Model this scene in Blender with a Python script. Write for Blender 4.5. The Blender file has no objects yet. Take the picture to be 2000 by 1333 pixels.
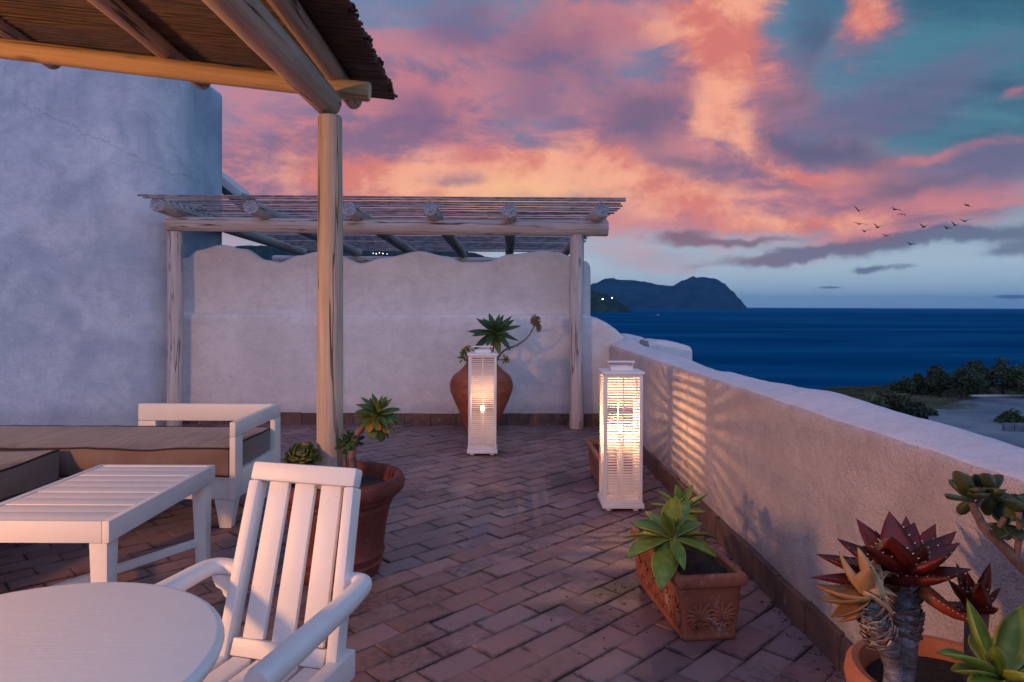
import bpy, bmesh, math, random
from mathutils import Vector, Matrix, Euler, Quaternion, noise as mnoise
R = math.radians
random.seed(11)
scene = bpy.context.scene
COL = scene.collection

# ------------------------------------------------------------------ camera
CAM_H = 1.25
FPX = 1333.0
HX, HY = 1000.0, 598.4
ROLL = R(0.22)
cam_d = bpy.data.cameras.new('camera')
cam = bpy.data.objects.new('camera', cam_d)
COL.objects.link(cam)
cam_d.sensor_width = 36.0
cam_d.lens = 36.0 * FPX / 2000.0
cam_d.shift_y = -(666.5 - HY) / 2000.0
cam_d.clip_start = 0.05
cam_d.clip_end = 200000.0
cam.matrix_world = Matrix.Translation((0, 0, CAM_H)) @ Matrix.Rotation(R(90), 4, 'X') @ Matrix.Rotation(ROLL, 4, 'Z')
scene.camera = cam

# ------------------------------------------------------------------ colour management, render
scene.view_settings.view_transform = 'Standard'
scene.view_settings.look = 'None'
scene.view_settings.exposure = 0.0
scene.view_settings.gamma = 1.0
scene.view_settings.use_curve_mapping = False
scene.render.engine = 'CYCLES'


def unroll(x, y):
    dx, dy = x - HX, y - HY
    c, s = math.cos(ROLL), math.sin(ROLL)
    return (dx * c + dy * s) / FPX, (-dx * s + dy * c) / FPX


def G(x, y, h=0.0):
    """surveyed point of the photograph on the level h"""
    u, v = unroll(x, y)
    d = (CAM_H - h) / v
    return Vector((u * d, d, h))


def P(x, y, d):
    """surveyed point of the photograph at distance d"""
    u, v = unroll(x, y)
    return Vector((u * d, d, CAM_H - v * d))


def azel(x, y):
    u, v = unroll(x, y)
    return math.atan2(u, 1), math.atan2(-v, math.hypot(u, 1))


# ------------------------------------------------------------------ node helper
class NT:
    def __init__(self, tree):
        self.t = tree
        self.N = tree.nodes
        self.L = tree.links

    def put(self, sock, v):
        if v is None:
            return
        if hasattr(v, 'is_output'):
            self.L.new(v, sock)
        elif isinstance(v, (tuple, list)) and len(v) == 3 and sock.type == 'RGBA':
            sock.default_value = (*v, 1)
        else:
            sock.default_value = v

    def node(self, typ, ins=None, **props):
        n = self.N.new(typ)
        for k, v in props.items():
            setattr(n, k, v)
        for k, v in (ins or {}).items():
            self.put(n.inputs[k], v)
        return n

    def m(self, op, a, b=None, c=None, clamp=False):
        n = self.N.new('ShaderNodeMath')
        n.operation = op
        n.use_clamp = clamp
        for i, v in enumerate((a, b, c)):
            self.put(n.inputs[i], v)
        return n.outputs[0]

    def vm(self, op, a, b=None, scale=None):
        n = self.N.new('ShaderNodeVectorMath')
        n.operation = op
        self.put(n.inputs[0], a)
        if b is not None:
            self.put(n.inputs[1], b)
        if scale is not None:
            self.put(n.inputs['Scale'], scale)
        return n.outputs['Vector']

    def mix(self, f, a, b, blend='MIX'):
        n = self.N.new('ShaderNodeMix')
        n.data_type = 'RGBA'
        n.blend_type = blend
        n.clamp_factor = True
        self.put(n.inputs[0], f)
        self.put(n.inputs[6], a)
        self.put(n.inputs[7], b)
        return n.outputs[2]

    def noise(self, vec, scale, detail=4, rough=0.55, dist=0.0, out=0):
        n = self.node('ShaderNodeTexNoise', {'Scale': scale, 'Detail': detail, 'Roughness': rough, 'Distortion': dist})
        if vec is not None:
            self.L.new(vec, n.inputs['Vector'])
        return n.outputs[out]

    def ramp(self, v, lo, hi, smooth=True):
        n = self.N.new('ShaderNodeMapRange')
        n.interpolation_type = 'SMOOTHSTEP' if smooth else 'LINEAR'
        self.put(n.inputs[0], v)
        n.inputs[1].default_value = lo
        n.inputs[2].default_value = hi
        return n.outputs[0]

    def scale_vec(self, vec, s):
        n = self.node('ShaderNodeMapping')
        self.L.new(vec, n.inputs['Vector'])
        n.inputs['Scale'].default_value = s
        return n.outputs[0]


def srgb(r, g, b):
    def f(c):
        c /= 255.0
        return c / 12.92 if c <= 0.04045 else ((c + 0.055) / 1.055) ** 2.4
    return (f(r), f(g), f(b))


# ------------------------------------------------------------------ world: dusk sky with lit clouds
world = bpy.data.worlds.new('World')
scene.world = world
world.use_nodes = True
wt = world.node_tree
wt.nodes.clear()
w = NT(wt)
SUN_EL, SUN_AZ = R(-1.5), R(0)
tc = w.node('ShaderNodeTexCoord')
dirv = w.vm('NORMALIZE', tc.outputs['Generated'])
sep = w.node('ShaderNodeSeparateXYZ')
wt.links.new(dirv, sep.inputs[0])
sx, sy, sz = sep.outputs
AZ = w.m('ARCTAN2', sx, sy)
EL = w.m('ARCSINE', sz)
# warp field so that nothing has a regular edge
wn = w.noise(dirv, 3.2, 5, 0.6, out=1)
wsep = w.node('ShaderNodeSeparateXYZ')
wt.links.new(wn, wsep.inputs[0])
wn2 = w.noise(dirv, 13.0, 6, 0.62, out=1)
wsep2 = w.node('ShaderNodeSeparateXYZ')
wt.links.new(wn2, wsep2.inputs[0])
AZw = w.m('ADD', AZ, w.m('ADD', w.m('MULTIPLY', w.m('SUBTRACT', wsep.outputs[0], 0.5), 0.15), w.m('MULTIPLY', w.m('SUBTRACT', wsep2.outputs[0], 0.5), 0.07)))
ELw = w.m('ADD', EL, w.m('ADD', w.m('MULTIPLY', w.m('SUBTRACT', wsep.outputs[1], 0.5), 0.07), w.m('MULTIPLY', w.m('SUBTRACT', wsep2.outputs[1], 0.5), 0.035)))
# cloud sheet coordinates (converge to the horizon as a flat layer does)
den = w.m('ADD', w.m('ABSOLUTE', sz), 0.16)
cs = w.node('ShaderNodeCombineXYZ', {0: w.m('DIVIDE', sx, den), 1: w.m('DIVIDE', sy, den), 2: 0.0})
sheet = cs.outputs[0]
fine = w.noise(sheet, 2.6, 9, 0.62, 0.35)
broad = w.noise(sheet, 0.9, 6, 0.55, 0.5)
streak_v = w.scale_vec(sheet, (0.5, 2.0, 1.0))
streak = w.noise(streak_v, 1.7, 7, 0.6, 0.3)
puff = w.noise(dirv, 9.0, 9, 0.6, 0.25)


def blob(x, y, wx, wy, rot=0.0, amp=1.0, warp=True):
    a0, e0 = azel(x, y)
    a1, e1 = azel(x + 5, y)
    ka = math.hypot(a1 - a0, e1 - e0) / 5
    c, s = math.cos(R(rot)), math.sin(R(rot))
    da = w.m('SUBTRACT', AZw if warp else AZ, a0)
    de = w.m('SUBTRACT', ELw if warp else EL, e0)
    p = w.m('ADD', w.m('MULTIPLY', da, c / (wx * ka)), w.m('MULTIPLY', de, s / (wx * ka)))
    q = w.m('ADD', w.m('MULTIPLY', da, -s / (wy * ka)), w.m('MULTIPLY', de, c / (wy * ka)))
    r2 = w.m('ADD', w.m('MULTIPLY', p, p), w.m('MULTIPLY', q, q))
    # only in front (avoid wrap-around)
    return w.m('MULTIPLY', w.m('EXPONENT', w.m('MULTIPLY', r2, -1.0)), amp)


def total(bl):
    s = bl[0]
    for b in bl[1:]:
        s = w.m('ADD', s, b)
    return s


# clear-sky gradient
cr = w.node('ShaderNodeValToRGB')
wt.links.new(w.m('ADD', w.m('MULTIPLY', EL, 1 / 1.6), 0.0, clamp=True), cr.inputs[0])
els = cr.color_ramp.elements
stops = [(0.0, srgb(140, 176, 200)), (0.035, srgb(166, 192, 210)), (0.085, srgb(160, 178, 200)), (0.15, srgb(120, 146, 178)),
         (0.27, srgb(84, 124, 158)), (0.45, srgb(108, 132, 184)), (1.0, srgb(138, 148, 208))]
els[0].position, els[0].color = stops[0][0], (*stops[0][1], 1)
els[1].position, els[1].color = stops[-1][0], (*stops[-1][1], 1)
for p_, c_ in stops[1:-1]:
    e_ = els.new(p_)
    e_.color = (*c_, 1)
base = cr.outputs[0]
# teal side on the right, lavender on the left
teal = w.m('MULTIPLY', w.ramp(AZ, 0.15, 0.62), w.ramp(EL, 0.04, 0.22))
tealc = w.mix(w.ramp(w.m('ADD', fine, w.m('MULTIPLY', w.m('SUBTRACT', streak, 0.5), 1.2)), 0.3, 0.7), srgb(22, 82, 108), srgb(56, 118, 138))
base = w.mix(w.m('MULTIPLY', teal, 0.85), base, tealc)
lav = w.m('MULTIPLY', w.ramp(AZ, 0.05, -0.5), w.ramp(EL, 0.02, 0.15))
base = w.mix(w.m('MULTIPLY', lav, 0.6), base, srgb(148, 138, 176))
# grey-mauve cloud body
grey = total([blob(1080, 190, 150, 150, 0, 0.7), blob(1600, 300, 210, 80, -18, 0.9), blob(800, 230, 90, 60, 0, 0.95),
              blob(1560, 60, 60, 70, 0, 0.6), blob(1250, 280, 70, 50, -20, 0.6), blob(1740, 220, 190, 60, 10, 0.75), blob(1900, 330, 200, 50, 12, .7),
              blob(1800, 380, 260, 60, 8, 0.75), blob(880, 60, 120, 70, 0, 0.5), blob(1900, 100, 160, 40, 20, 0.35)])
gm = w.ramp(w.m('ADD', grey, w.m('MULTIPLY', w.m('SUBTRACT', fine, 0.5), 1.5)), 0.15, 0.95)
base = w.mix(w.m('MULTIPLY', gm, 0.75), base, w.mix(puff, srgb(92, 92, 128), srgb(122, 100, 138)))
# teal holes
th = total([blob(1570, 60, 70, 70, 20, 0.9), blob(1780, 290, 190, 40, 12, 0.9), blob(1230, 250, 60, 40, 0, 0.6), blob(930, 30, 90, 40, 0, 0.6)])
thm = w.ramp(w.m('ADD', th, w.m('MULTIPLY', w.m('SUBTRACT', fine, 0.5), 1.2)), 0.3, 0.9)
base = w.mix(w.m('MULTIPLY', thm, 0.7), base, srgb(66, 118, 142))
# pink light over the clouds
fil_v = w.node('ShaderNodeMapping')
wt.links.new(dirv, fil_v.inputs['Vector'])
fil_v.inputs['Rotation'].default_value = (0, R(32), 0)
fil_v.inputs['Scale'].default_value = (3.0, 4.0, 13.0)
fil = w.noise(fil_v.outputs[0], 1.0, 9, 0.62, 0.5)
det = w.noise(w.scale_vec(dirv, (7, 7, 15)), 1.0, 10, 0.66, 0.35)
def c5(v, k):
    return w.m('MULTIPLY', w.m('SUBTRACT', v, 0.5), k)
pink = total([blob(600, 320, 330, 170, 0, 1.0), blob(1000, 370, 420, 100, 0, 1.1), blob(1500, 395, 330, 62, -6, 1.2), blob(1380, 110, 120, 150, -10, 1.0),
              blob(1700, 40, 110, 80, 35, 1.0), blob(900, 170, 200, 110, 30, 0.75), blob(1460, 250, 170, 90, -20, 1.0),
              blob(720, 90, 120, 120, 0, 0.55), blob(1150, 50, 150, 70, 20, 0.75), blob(1880, 300, 160, 16, 10, 0.7),
              blob(1300, 505, 190, 30, 0, 0.42), blob(1850, 425, 240, 38, 12, 0.8), blob(1170, 210, 120, 110, 35, 0.6),
              blob(1980, 180, 50, 16, 20, 0.8), blob(1530, 150, 90, 50, 0, .5)])
pm = w.ramp(w.m('ADD', w.m('ADD', pink, c5(det, 1.0)), w.m('ADD', c5(fil, 1.2), c5(streak, .5))), 0.10, 1.15)
pc = w.mix(w.ramp(w.m('ADD', det, c5(fil, .8)), 0.36, 0.62), srgb(132, 94, 126), srgb(206, 122, 128))
base = w.mix(w.m('MULTIPLY', pm, 0.9), base, pc)
# orange cores
orange = total([blob(960, 345, 340, 58, 0, 1.05), blob(1385, 50, 118, 75, 0, 1.35), blob(1410, 135, 100, 58, -25, 1.25), blob(1690, 25, 62, 66, 50, 1.25), blob(1450, 258, 95, 46, -28, 1.2), blob(1380, 225, 40, 40, 0, .5),
                blob(1330, 375, 240, 45, -10, 0.85), blob(700, 350, 190, 60, 0, 0.55), blob(1590, 345, 110, 20, -16, 0.8), blob(1600, 432, 210, 20, -3, 0.85),
                blob(1150, 300, 120, 60, 10, 0.55), blob(640, 250, 120, 50, 20, .35), blob(1130, 60, 60, 40, 20, .4)])
om = w.ramp(w.m('ADD', w.m('ADD', orange, c5(det, 1.5)), c5(fil, 1.1)), 0.22, 1.2)
oc = w.mix(w.ramp(w.m('ADD', puff, c5(det, .7)), 0.38, 0.66), srgb(216, 118, 104), srgb(250, 172, 140))
base = w.mix(w.m('MULTIPLY', om, 0.92), base, oc)
yel = blob(1000, 375, 150, 34, 0, 1.0)
base = w.mix(w.m('MULTIPLY', yel, 0.6), base, srgb(255, 200, 140))
# mauve and slate shadows of the clouds lying over the lit parts
shade_ = total([blob(790, 225, 90, 50, 0, 1.05), blob(1270, 235, 90, 60, 10, .95), blob(1060, 120, 120, 70, 30, .7), blob(1570, 70, 55, 80, 10, 1.0), blob(880, 345, 60, 16, 0, .75),
                blob(1620, 300, 150, 34, -20, 1.0), blob(1360, 318, 90, 22, -10, .7), blob(1560, 200, 90, 50, 0, .6), blob(1760, 385, 170, 24, 8, .55), blob(900, 60, 110, 50, 0, .75),
                blob(1010, 230, 90, 40, 20, .5), blob(760, 400, 160, 14, 0, .5), blob(1520, 365, 150, 10, -6, .6), blob(640, 330, 90, 18, 0, .4), blob(1180, 150, 60, 80, 10, .5)])
sm = w.ramp(w.m('ADD', w.m('ADD', shade_, c5(det, 1.1)), c5(fil, 1.4)), 0.18, 1.15)
shc = w.mix(w.ramp(AZ, -0.05, 0.38), srgb(118, 92, 130), srgb(72, 84, 118))
base = w.mix(w.m('MULTIPLY', sm, 0.84), base, shc)
# low dark streaks
dk = total([blob(1335, 448, 75, 17, 0, 1.3), blob(1480, 462, 170, 10, 0, 1.0), blob(1650, 478, 330, 15, 3, 1.0), blob(1735, 520, 50, 9, 0, 1.3),
            blob(1620, 562, 26, 3.0, 0, 1.2, False), blob(1975, 580, 36, 5, 0, 1.5, False), blob(1800, 575, 50, 3, 3, 0.5, False),
            blob(1990, 480, 70, 25, 20, 0.9), blob(1900, 350, 160, 22, 12, 0.55), blob(1880, 462, 210, 24, 10, 0.8), blob(1500, 500, 190, 10, 3, .5)])
lowst = w.noise(w.scale_vec(dirv, (5, 5, 42)), 1.0, 8, 0.6, 0.3)
dm = w.ramp(w.m('ADD', w.m('ADD', dk, c5(lowst, 1.0)), c5(det, .6)), 0.3, 1.05)
base = w.mix(w.m('MULTIPLY', dm, 0.80), base, w.mix(w.ramp(AZ, .25, .45), srgb(116, 72, 98), srgb(74, 86, 122)))
# all round: sparse faint pink cloud over the part of the sky not in view
rear = w.m('MULTIPLY', w.ramp(broad, 0.5, 0.75), w.m('MULTIPLY', w.ramp(sy, 0.7, -0.2), 0.4))
base = w.mix(rear, base, srgb(196, 160, 190))
# below the horizon
base = w.mix(w.ramp(EL, -0.005, -0.03), base, srgb(40, 70, 110))
nish = w.node('ShaderNodeTexSky', sky_type='NISHITA', sun_disc=False, sun_elevation=SUN_EL, sun_rotation=SUN_AZ)
SKY_STRENGTH = 1.0
# the sky away from the afterglow stays brighter and bluer, changing evenly all the way round
lift = w.m('ADD', SKY_STRENGTH, w.m('MULTIPLY', w.ramp(sy, 0.74, -0.6), 0.9))
bg1 = w.node('ShaderNodeBackground', {'Color': base, 'Strength': lift})
bg2 = w.node('ShaderNodeBackground', {'Color': nish.outputs[0], 'Strength': 0.05})
addn = w.node('ShaderNodeAddShader')
wt.links.new(bg1.outputs[0], addn.inputs[0])
wt.links.new(bg2.outputs[0], addn.inputs[1])
wo = w.node('ShaderNodeOutputWorld')
wt.links.new(addn.outputs[0], wo.inputs[0])
world.cycles.sampling_method = 'MANUAL'
world.cycles.sample_map_resolution = 512

# the last light of the open sky behind the viewer: one very soft cool sun lamp
sun_d = bpy.data.lights.new('sun', 'SUN')
sun_d.energy = 0.74
sun_d.angle = R(60)
sun_d.color = (0.50, 0.57, 1.0)
sun = bpy.data.objects.new('sun', sun_d)
COL.objects.link(sun)
sun.rotation_euler = Vector((-0.42, 0.62, -0.62)).to_track_quat('-Z', 'Y').to_euler()


# ------------------------------------------------------------------ object helpers
def obj(name, verts, faces, mat, parent=None, smooth=False, uv=None, auto=None):
    me = bpy.data.meshes.new(name)
    me.from_pydata([tuple(v) for v in verts], [], faces)
    me.update()
    if uv is not None:
        l = me.uv_layers.new(name='UVMap')
        for lp in me.loops:
            l.data[lp.index].uv = uv[lp.vertex_index]
    if mat:
        me.materials.append(mat)
    if smooth:
        me.shade_smooth()
    o = bpy.data.objects.new(name, me)
    COL.objects.link(o)
    if parent:
        o.parent = parent
    return o


def tag(o, label=None, cat=None, group=None, kind=None):
    if label:
        o['label'] = label
    if cat:
        o['category'] = cat
    if group:
        o['group'] = group
    if kind:
        o['kind'] = kind
    return o


def thing(name, label, cat, loc=(0, 0, 0), rz=0.0, group=None):
    o = bpy.data.objects.new(name, None)
    o.empty_display_size = 0.1
    COL.objects.link(o)
    o.location = loc
    o.rotation_euler = (0, 0, rz)
    return tag(o, label, cat, group)


def copy_tree(o, parent=None):
    c = o.copy()
    COL.objects.link(c)
    c.parent = parent
    for ch in list(o.children):
        copy_tree(ch, c)
    return c


def from_bm(name, bm, mat, parent=None, smooth=False):
    me = bpy.data.meshes.new(name)
    bm.to_mesh(me)
    bm.free()
    if mat:
        me.materials.append(mat)
    if smooth:
        me.shade_smooth()
    o = bpy.data.objects.new(name, me)
    COL.objects.link(o)
    if parent:
        o.parent = parent
    return o


def prism8(name, c8, mat, parent=None, bevel=0.004, seg=2):
    """hexahedron: c8 = bottom 4 (ccw) then top 4"""
    bm = bmesh.new()
    vs = [bm.verts.new(v) for v in c8]
    for f in ((3, 2, 1, 0), (4, 5, 6, 7), (0, 1, 5, 4), (1, 2, 6, 5), (2, 3, 7, 6), (3, 0, 4, 7)):
        bm.faces.new([vs[i] for i in f])
    bmesh.ops.recalc_face_normals(bm, faces=bm.faces)
    if bevel:
        bmesh.ops.bevel(bm, geom=list(bm.edges), offset=bevel, segments=seg, affect='EDGES', profile=0.6)
    o = from_bm(name, bm, mat, parent)
    o.data.shade_smooth()
    try:
        o.data.set_sharp_from_angle(angle=R(40))
    except Exception:
        pass
    return o


def bx(name, x0, x1, y0, y1, z0, z1, mat, parent=None, bevel=0.004, seg=2):
    return prism8(name, [(x0, y0, z0), (x1, y0, z0), (x1, y1, z0), (x0, y1, z0), (x0, y0, z1), (x1, y0, z1), (x1, y1, z1), (x0, y1, z1)], mat, parent, bevel, seg)


def beam(name, a, b, wd, ht, mat, parent=None, bevel=0.004, up=(0, 0, 1), wb=None, hb=None):
    """straight bar of rectangular section from a to b (wd across, ht along up)"""
    a, b = Vector(a), Vector(b)
    d = (b - a).normalized()
    s = d.cross(Vector(up)).normalized()
    u = s.cross(d).normalized()
    wb = wb or wd
    hb = hb or ht
    A = [a - s * wd / 2 - u * ht / 2, a + s * wd / 2 - u * ht / 2, a + s * wd / 2 + u * ht / 2, a - s * wd / 2 + u * ht / 2]
    B = [b - s * wb / 2 - u * hb / 2, b + s * wb / 2 - u * hb / 2, b + s * wb / 2 + u * hb / 2, b - s * wb / 2 + u * hb / 2]
    return prism8(name, A + B, mat, parent, bevel)


def loft(name, rings, mat, parent=None, closed=True, caps=True, smooth=True, uv=False):
    n = len(rings[0])
    V, F, U = [], [], []
    for i, r_ in enumerate(rings):
        for j, v in enumerate(r_):
            V.append(v)
            U.append((j / max(1, n - 1), i / max(1, len(rings) - 1)))
    m = n if closed else n - 1
    for i in range(len(rings) - 1):
        for j in range(m):
            k = (j + 1) % n
            F.append((i * n + j, i * n + k, (i + 1) * n + k, (i + 1) * n + j))
    if caps and closed:
        F.append(tuple(reversed(range(n))))
        F.append(tuple(range((len(rings) - 1) * n, len(rings) * n)))
    o = obj(name, V, F, mat, parent, smooth, U if uv else None)
    if smooth:
        try:
            o.data.set_sharp_from_angle(angle=R(50))
        except Exception:
            pass
    return o


def tube(name, pts, radii, mat, parent=None, n=10, caps=True, wob=0.0, round_end=False):
    pts = [Vector(p) for p in pts]
    if not isinstance(radii, (list, tuple)):
        radii = [radii] * len(pts)
    rings = []
    t0 = (pts[1] - pts[0]).normalized()
    ref = Vector((0, 0, 1)) if abs(t0.z) < 0.9 else Vector((1, 0, 0))
    nrm = t0.cross(ref).normalized()
    for i, p in enumerate(pts):
        a = pts[max(0, i - 1)]
        b = pts[min(len(pts) - 1, i + 1)]
        t = (b - a).normalized()
        nrm = (nrm - t * nrm.dot(t)).normalized()
        bn = t.cross(nrm)
        ring = []
        for k in range(n):
            an = 2 * math.pi * k / n
            rr = radii[i] * (1 + (random.uniform(-wob, wob) if wob else 0))
            ring.append(p + nrm * math.cos(an) * rr + bn * math.sin(an) * rr)
        rings.append(ring)
    return loft(name, rings, mat, parent, True, caps)


def smooth_path(pts, k=6):
    """Catmull-Rom resample"""
    pts = [Vector(p) for p in pts]
    out = []
    for i in range(len(pts) - 1):
        p0 = pts[max(0, i - 1)]
        p1, p2 = pts[i], pts[i + 1]
        p3 = pts[min(len(pts) - 1, i + 2)]
        for j in range(k):
            t = j / k
            out.append(0.5 * ((2 * p1) + (-p0 + p2) * t + (2 * p0 - 5 * p1 + 4 * p2 - p3) * t * t + (-p0 + 3 * p1 - 3 * p2 + p3) * t ** 3))
    out.append(pts[-1])
    return out


def lathe(name, prof, mat, parent=None, n=48, wob=0.0, center=(0, 0)):
    V, F = [], []
    for i, (r_, z) in enumerate(prof):
        for k in range(n):
            a = 2 * math.pi * k / n
            q = r_ * (1 + wob * mnoise.noise(Vector((math.cos(a) * 2, math.sin(a) * 2, z * 6))))
            V.append((center[0] + q * math.cos(a), center[1] + q * math.sin(a), z))
    for i in range(len(prof) - 1):
        for k in range(n):
            l = (k + 1) % n
            F.append((i * n + k, i * n + l, (i + 1) * n + l, (i + 1) * n + k))
    F.append(tuple(reversed(range(n))))
    F.append(tuple(range((len(prof) - 1) * n, len(prof) * n)))
    o = obj(name, V, F, mat, parent, True)
    try:
        o.data.set_sharp_from_angle(angle=R(48))
    except Exception:
        pass
    return o


def log(name, a, b, r0, r1, mat, parent=None, seed=0, n=20, endmat=None, bow=0.006):
    """round peeled log, local Z along its length so that the grain follows it"""
    a, b = Vector(a), Vector(b)
    L = (b - a).length
    m = max(6, int(L / 0.12))
    V, F = [], []
    for i in range(m + 1):
        t = i / m
        r_ = r0 + (r1 - r0) * t
        cx = bow * math.sin(t * 5 + seed) + 0.5 * bow * mnoise.noise(Vector((t * 4, seed, 0)))
        cy = bow * math.cos(t * 4 + seed * 2)
        e = 1.0
        if i == 0 or i == m:
            e = 0.93
        z = t * L
        if i == 1:
            z = 0.012
        if i == m - 1:
            z = L - 0.012
        for k in range(n):
            an = 2 * math.pi * k / n
            q = r_ * e * (1 + 0.055 * mnoise.noise(Vector((math.cos(an) * 1.3 + seed * 3, math.sin(an) * 1.3, t * L * 0.9))) + 0.03 * mnoise.noise(Vector((math.cos(an) * 2.6, math.sin(an) * 2.6 + seed, t * L * 3.5))))
            V.append((cx + q * math.cos(an), cy + q * math.sin(an), z))
    for i in range(m):
        for k in range(n):
            l = (k + 1) % n
            F.append((i * n + k, i * n + l, (i + 1) * n + l, (i + 1) * n + k))
    F.append(tuple(reversed(range(n))))
    F.append(tuple(range(m * n, (m + 1) * n)))
    o = obj(name, V, F, mat, parent, True)
    if endmat:
        o.data.materials.append(endmat)
        o.data.polygons[-1].material_index = 1
        o.data.polygons[-2].material_index = 1
    try:
        o.data.set_sharp_from_angle(angle=R(50))
    except Exception:
        pass
    o.location = a
    o.rotation_euler = (b - a).to_track_quat('Z', 'Y').to_euler()
    return o


# ------------------------------------------------------------------ materials
def mat_new(name):
    m = bpy.data.materials.new(name)
    m.use_nodes = True
    nt = m.node_tree
    nt.nodes.clear()
    n = NT(nt)
    bs = n.node('ShaderNodeBsdfPrincipled')
    out = n.node('ShaderNodeOutputMaterial')
    nt.links.new(bs.outputs[0], out.inputs[0])
    return m, n, bs


def bump(n, bs, h, strength, dist=0.01):
    b = n.node('ShaderNodeBump', {'Strength': strength, 'Distance': dist, 'Height': h})
    n.L.new(b.outputs[0], bs.inputs['Normal'])


def pos(n):
    return n.node('ShaderNodeNewGeometry').outputs['Position']


def opos(n):
    return n.node('ShaderNodeTexCoord').outputs['Object']


def rnd(n):
    return n.node('ShaderNodeObjectInfo').outputs['Random']


def plain(name, c1, c2=None, rough=0.6, scale=12, bstr=0.15, bscale=80, bdist=0.004, spec=0.4, detail=5, obj_space=False, rand=0.0):
    m, n, bs = mat_new(name)
    v = opos(n) if obj_space else pos(n)
    c2 = c2 or tuple(min(1, x * 1.3) for x in c1)
    f = n.ramp(n.noise(v, scale, detail), 0.3, 0.7)
    col = n.mix(f, c1, c2)
    if rand:
        col = n.mix(n.m('MULTIPLY', rnd(n), rand), col, (0, 0, 0), 'MIX')
    n.put(bs.inputs['Base Color'], col)
    bs.inputs['Roughness'].default_value = rough
    bs.inputs['Specular IOR Level'].default_value = spec
    if bstr:
        bump(n, bs, n.noise(v, bscale, 5), bstr, bdist)
    return m


def stucco(name, c1, c2, grain=170, gstr=0.5, crack=None, coarse=7, streaks=False, gdist=0.006):
    m, n, bs = mat_new(name)
    v = pos(n)
    big = n.noise(v, 1.6, 7, 0.62, 0.4)
    mid = n.noise(v, coarse, 6, 0.6)
    col = n.mix(n.ramp(big, 0.32, 0.68), c1, c2)
    col = n.mix(n.m('MULTIPLY', n.ramp(mid, 0.45, 0.75), 0.35), col, tuple(x * 0.72 for x in c1))
    g = n.noise(v, grain, 3, 0.6)
    col = n.mix(n.m('MULTIPLY', n.ramp(g, 0.5, 0.3), 0.30), col, tuple(x * 0.45 for x in c1))
    # rain marks running down
    sv = n.scale_vec(v, (9, 9, 0.7))
    st = n.noise(sv, 1.0, 5, 0.6)
    col = n.mix(n.m('MULTIPLY', n.ramp(st, 0.56, 0.74), 0.22), col, tuple(x * 0.6 for x in c1))
    tw = n.noise(n.scale_vec(v, (2.2, 2.2, 5.0)), 1.0, 6, 0.6, 1.6)
    col = n.mix(n.m('MULTIPLY', n.ramp(n.m('ABSOLUTE', n.m('SUBTRACT', tw, 0.5)), 0.05, 0.0), 0.16), col, tuple(x * 0.62 for x in c1))
    zs = n.node('ShaderNodeSeparateXYZ')
    n.L.new(v, zs.inputs[0])
    damp = n.ramp(n.m('ADD', zs.outputs[2], n.m('MULTIPLY', n.m('SUBTRACT', n.noise(v, 5, 7, 0.7), 0.5), 0.5)), 0.30, 0.10)
    col = n.mix(n.m('MULTIPLY', damp, 0.42), col, tuple(x * 0.52 for x in c1))
    if crack:
        s = n.node('ShaderNodeSeparateXYZ')
        n.L.new(v, s.inputs[0])
        for (x0, z0, x1, z1, wd) in crack:
            k = (z1 - z0) / (x1 - x0)
            wob = n.m('MULTIPLY', n.m('SUBTRACT', n.noise(n.scale_vec(v, (1, 0.01, 0.15)), 4.0, 9, 0.75), 0.5), 0.34)
            line = n.m('ADD', n.m('MULTIPLY', n.m('SUBTRACT', s.outputs[0], x0), k), z0)
            d = n.m('ABSOLUTE', n.m('SUBTRACT', n.m('SUBTRACT', s.outputs[2], line), wob))
            inx = n.m('MULTIPLY', n.ramp(s.outputs[0], x0 - 0.1, x0 + 0.05), n.ramp(s.outputs[0], x1 + 0.1, x1 - 0.05))
            f = n.m('MULTIPLY', n.ramp(d, wd, wd * 0.25), n.m('MULTIPLY', inx, 0.4))
            col = n.mix(f, col, (0.16, 0.15, 0.17))
    n.put(bs.inputs['Base Color'], col)
    bs.inputs['Roughness'].default_value = 0.92
    bs.inputs['Specular IOR Level'].default_value = 0.2
    h = n.m('ADD', n.m('MULTIPLY', g, 1.0), n.m('MULTIPLY', n.noise(v, 22, 5), 1.6))
    bump(n, bs, h, gstr, gdist)
    return m


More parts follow.
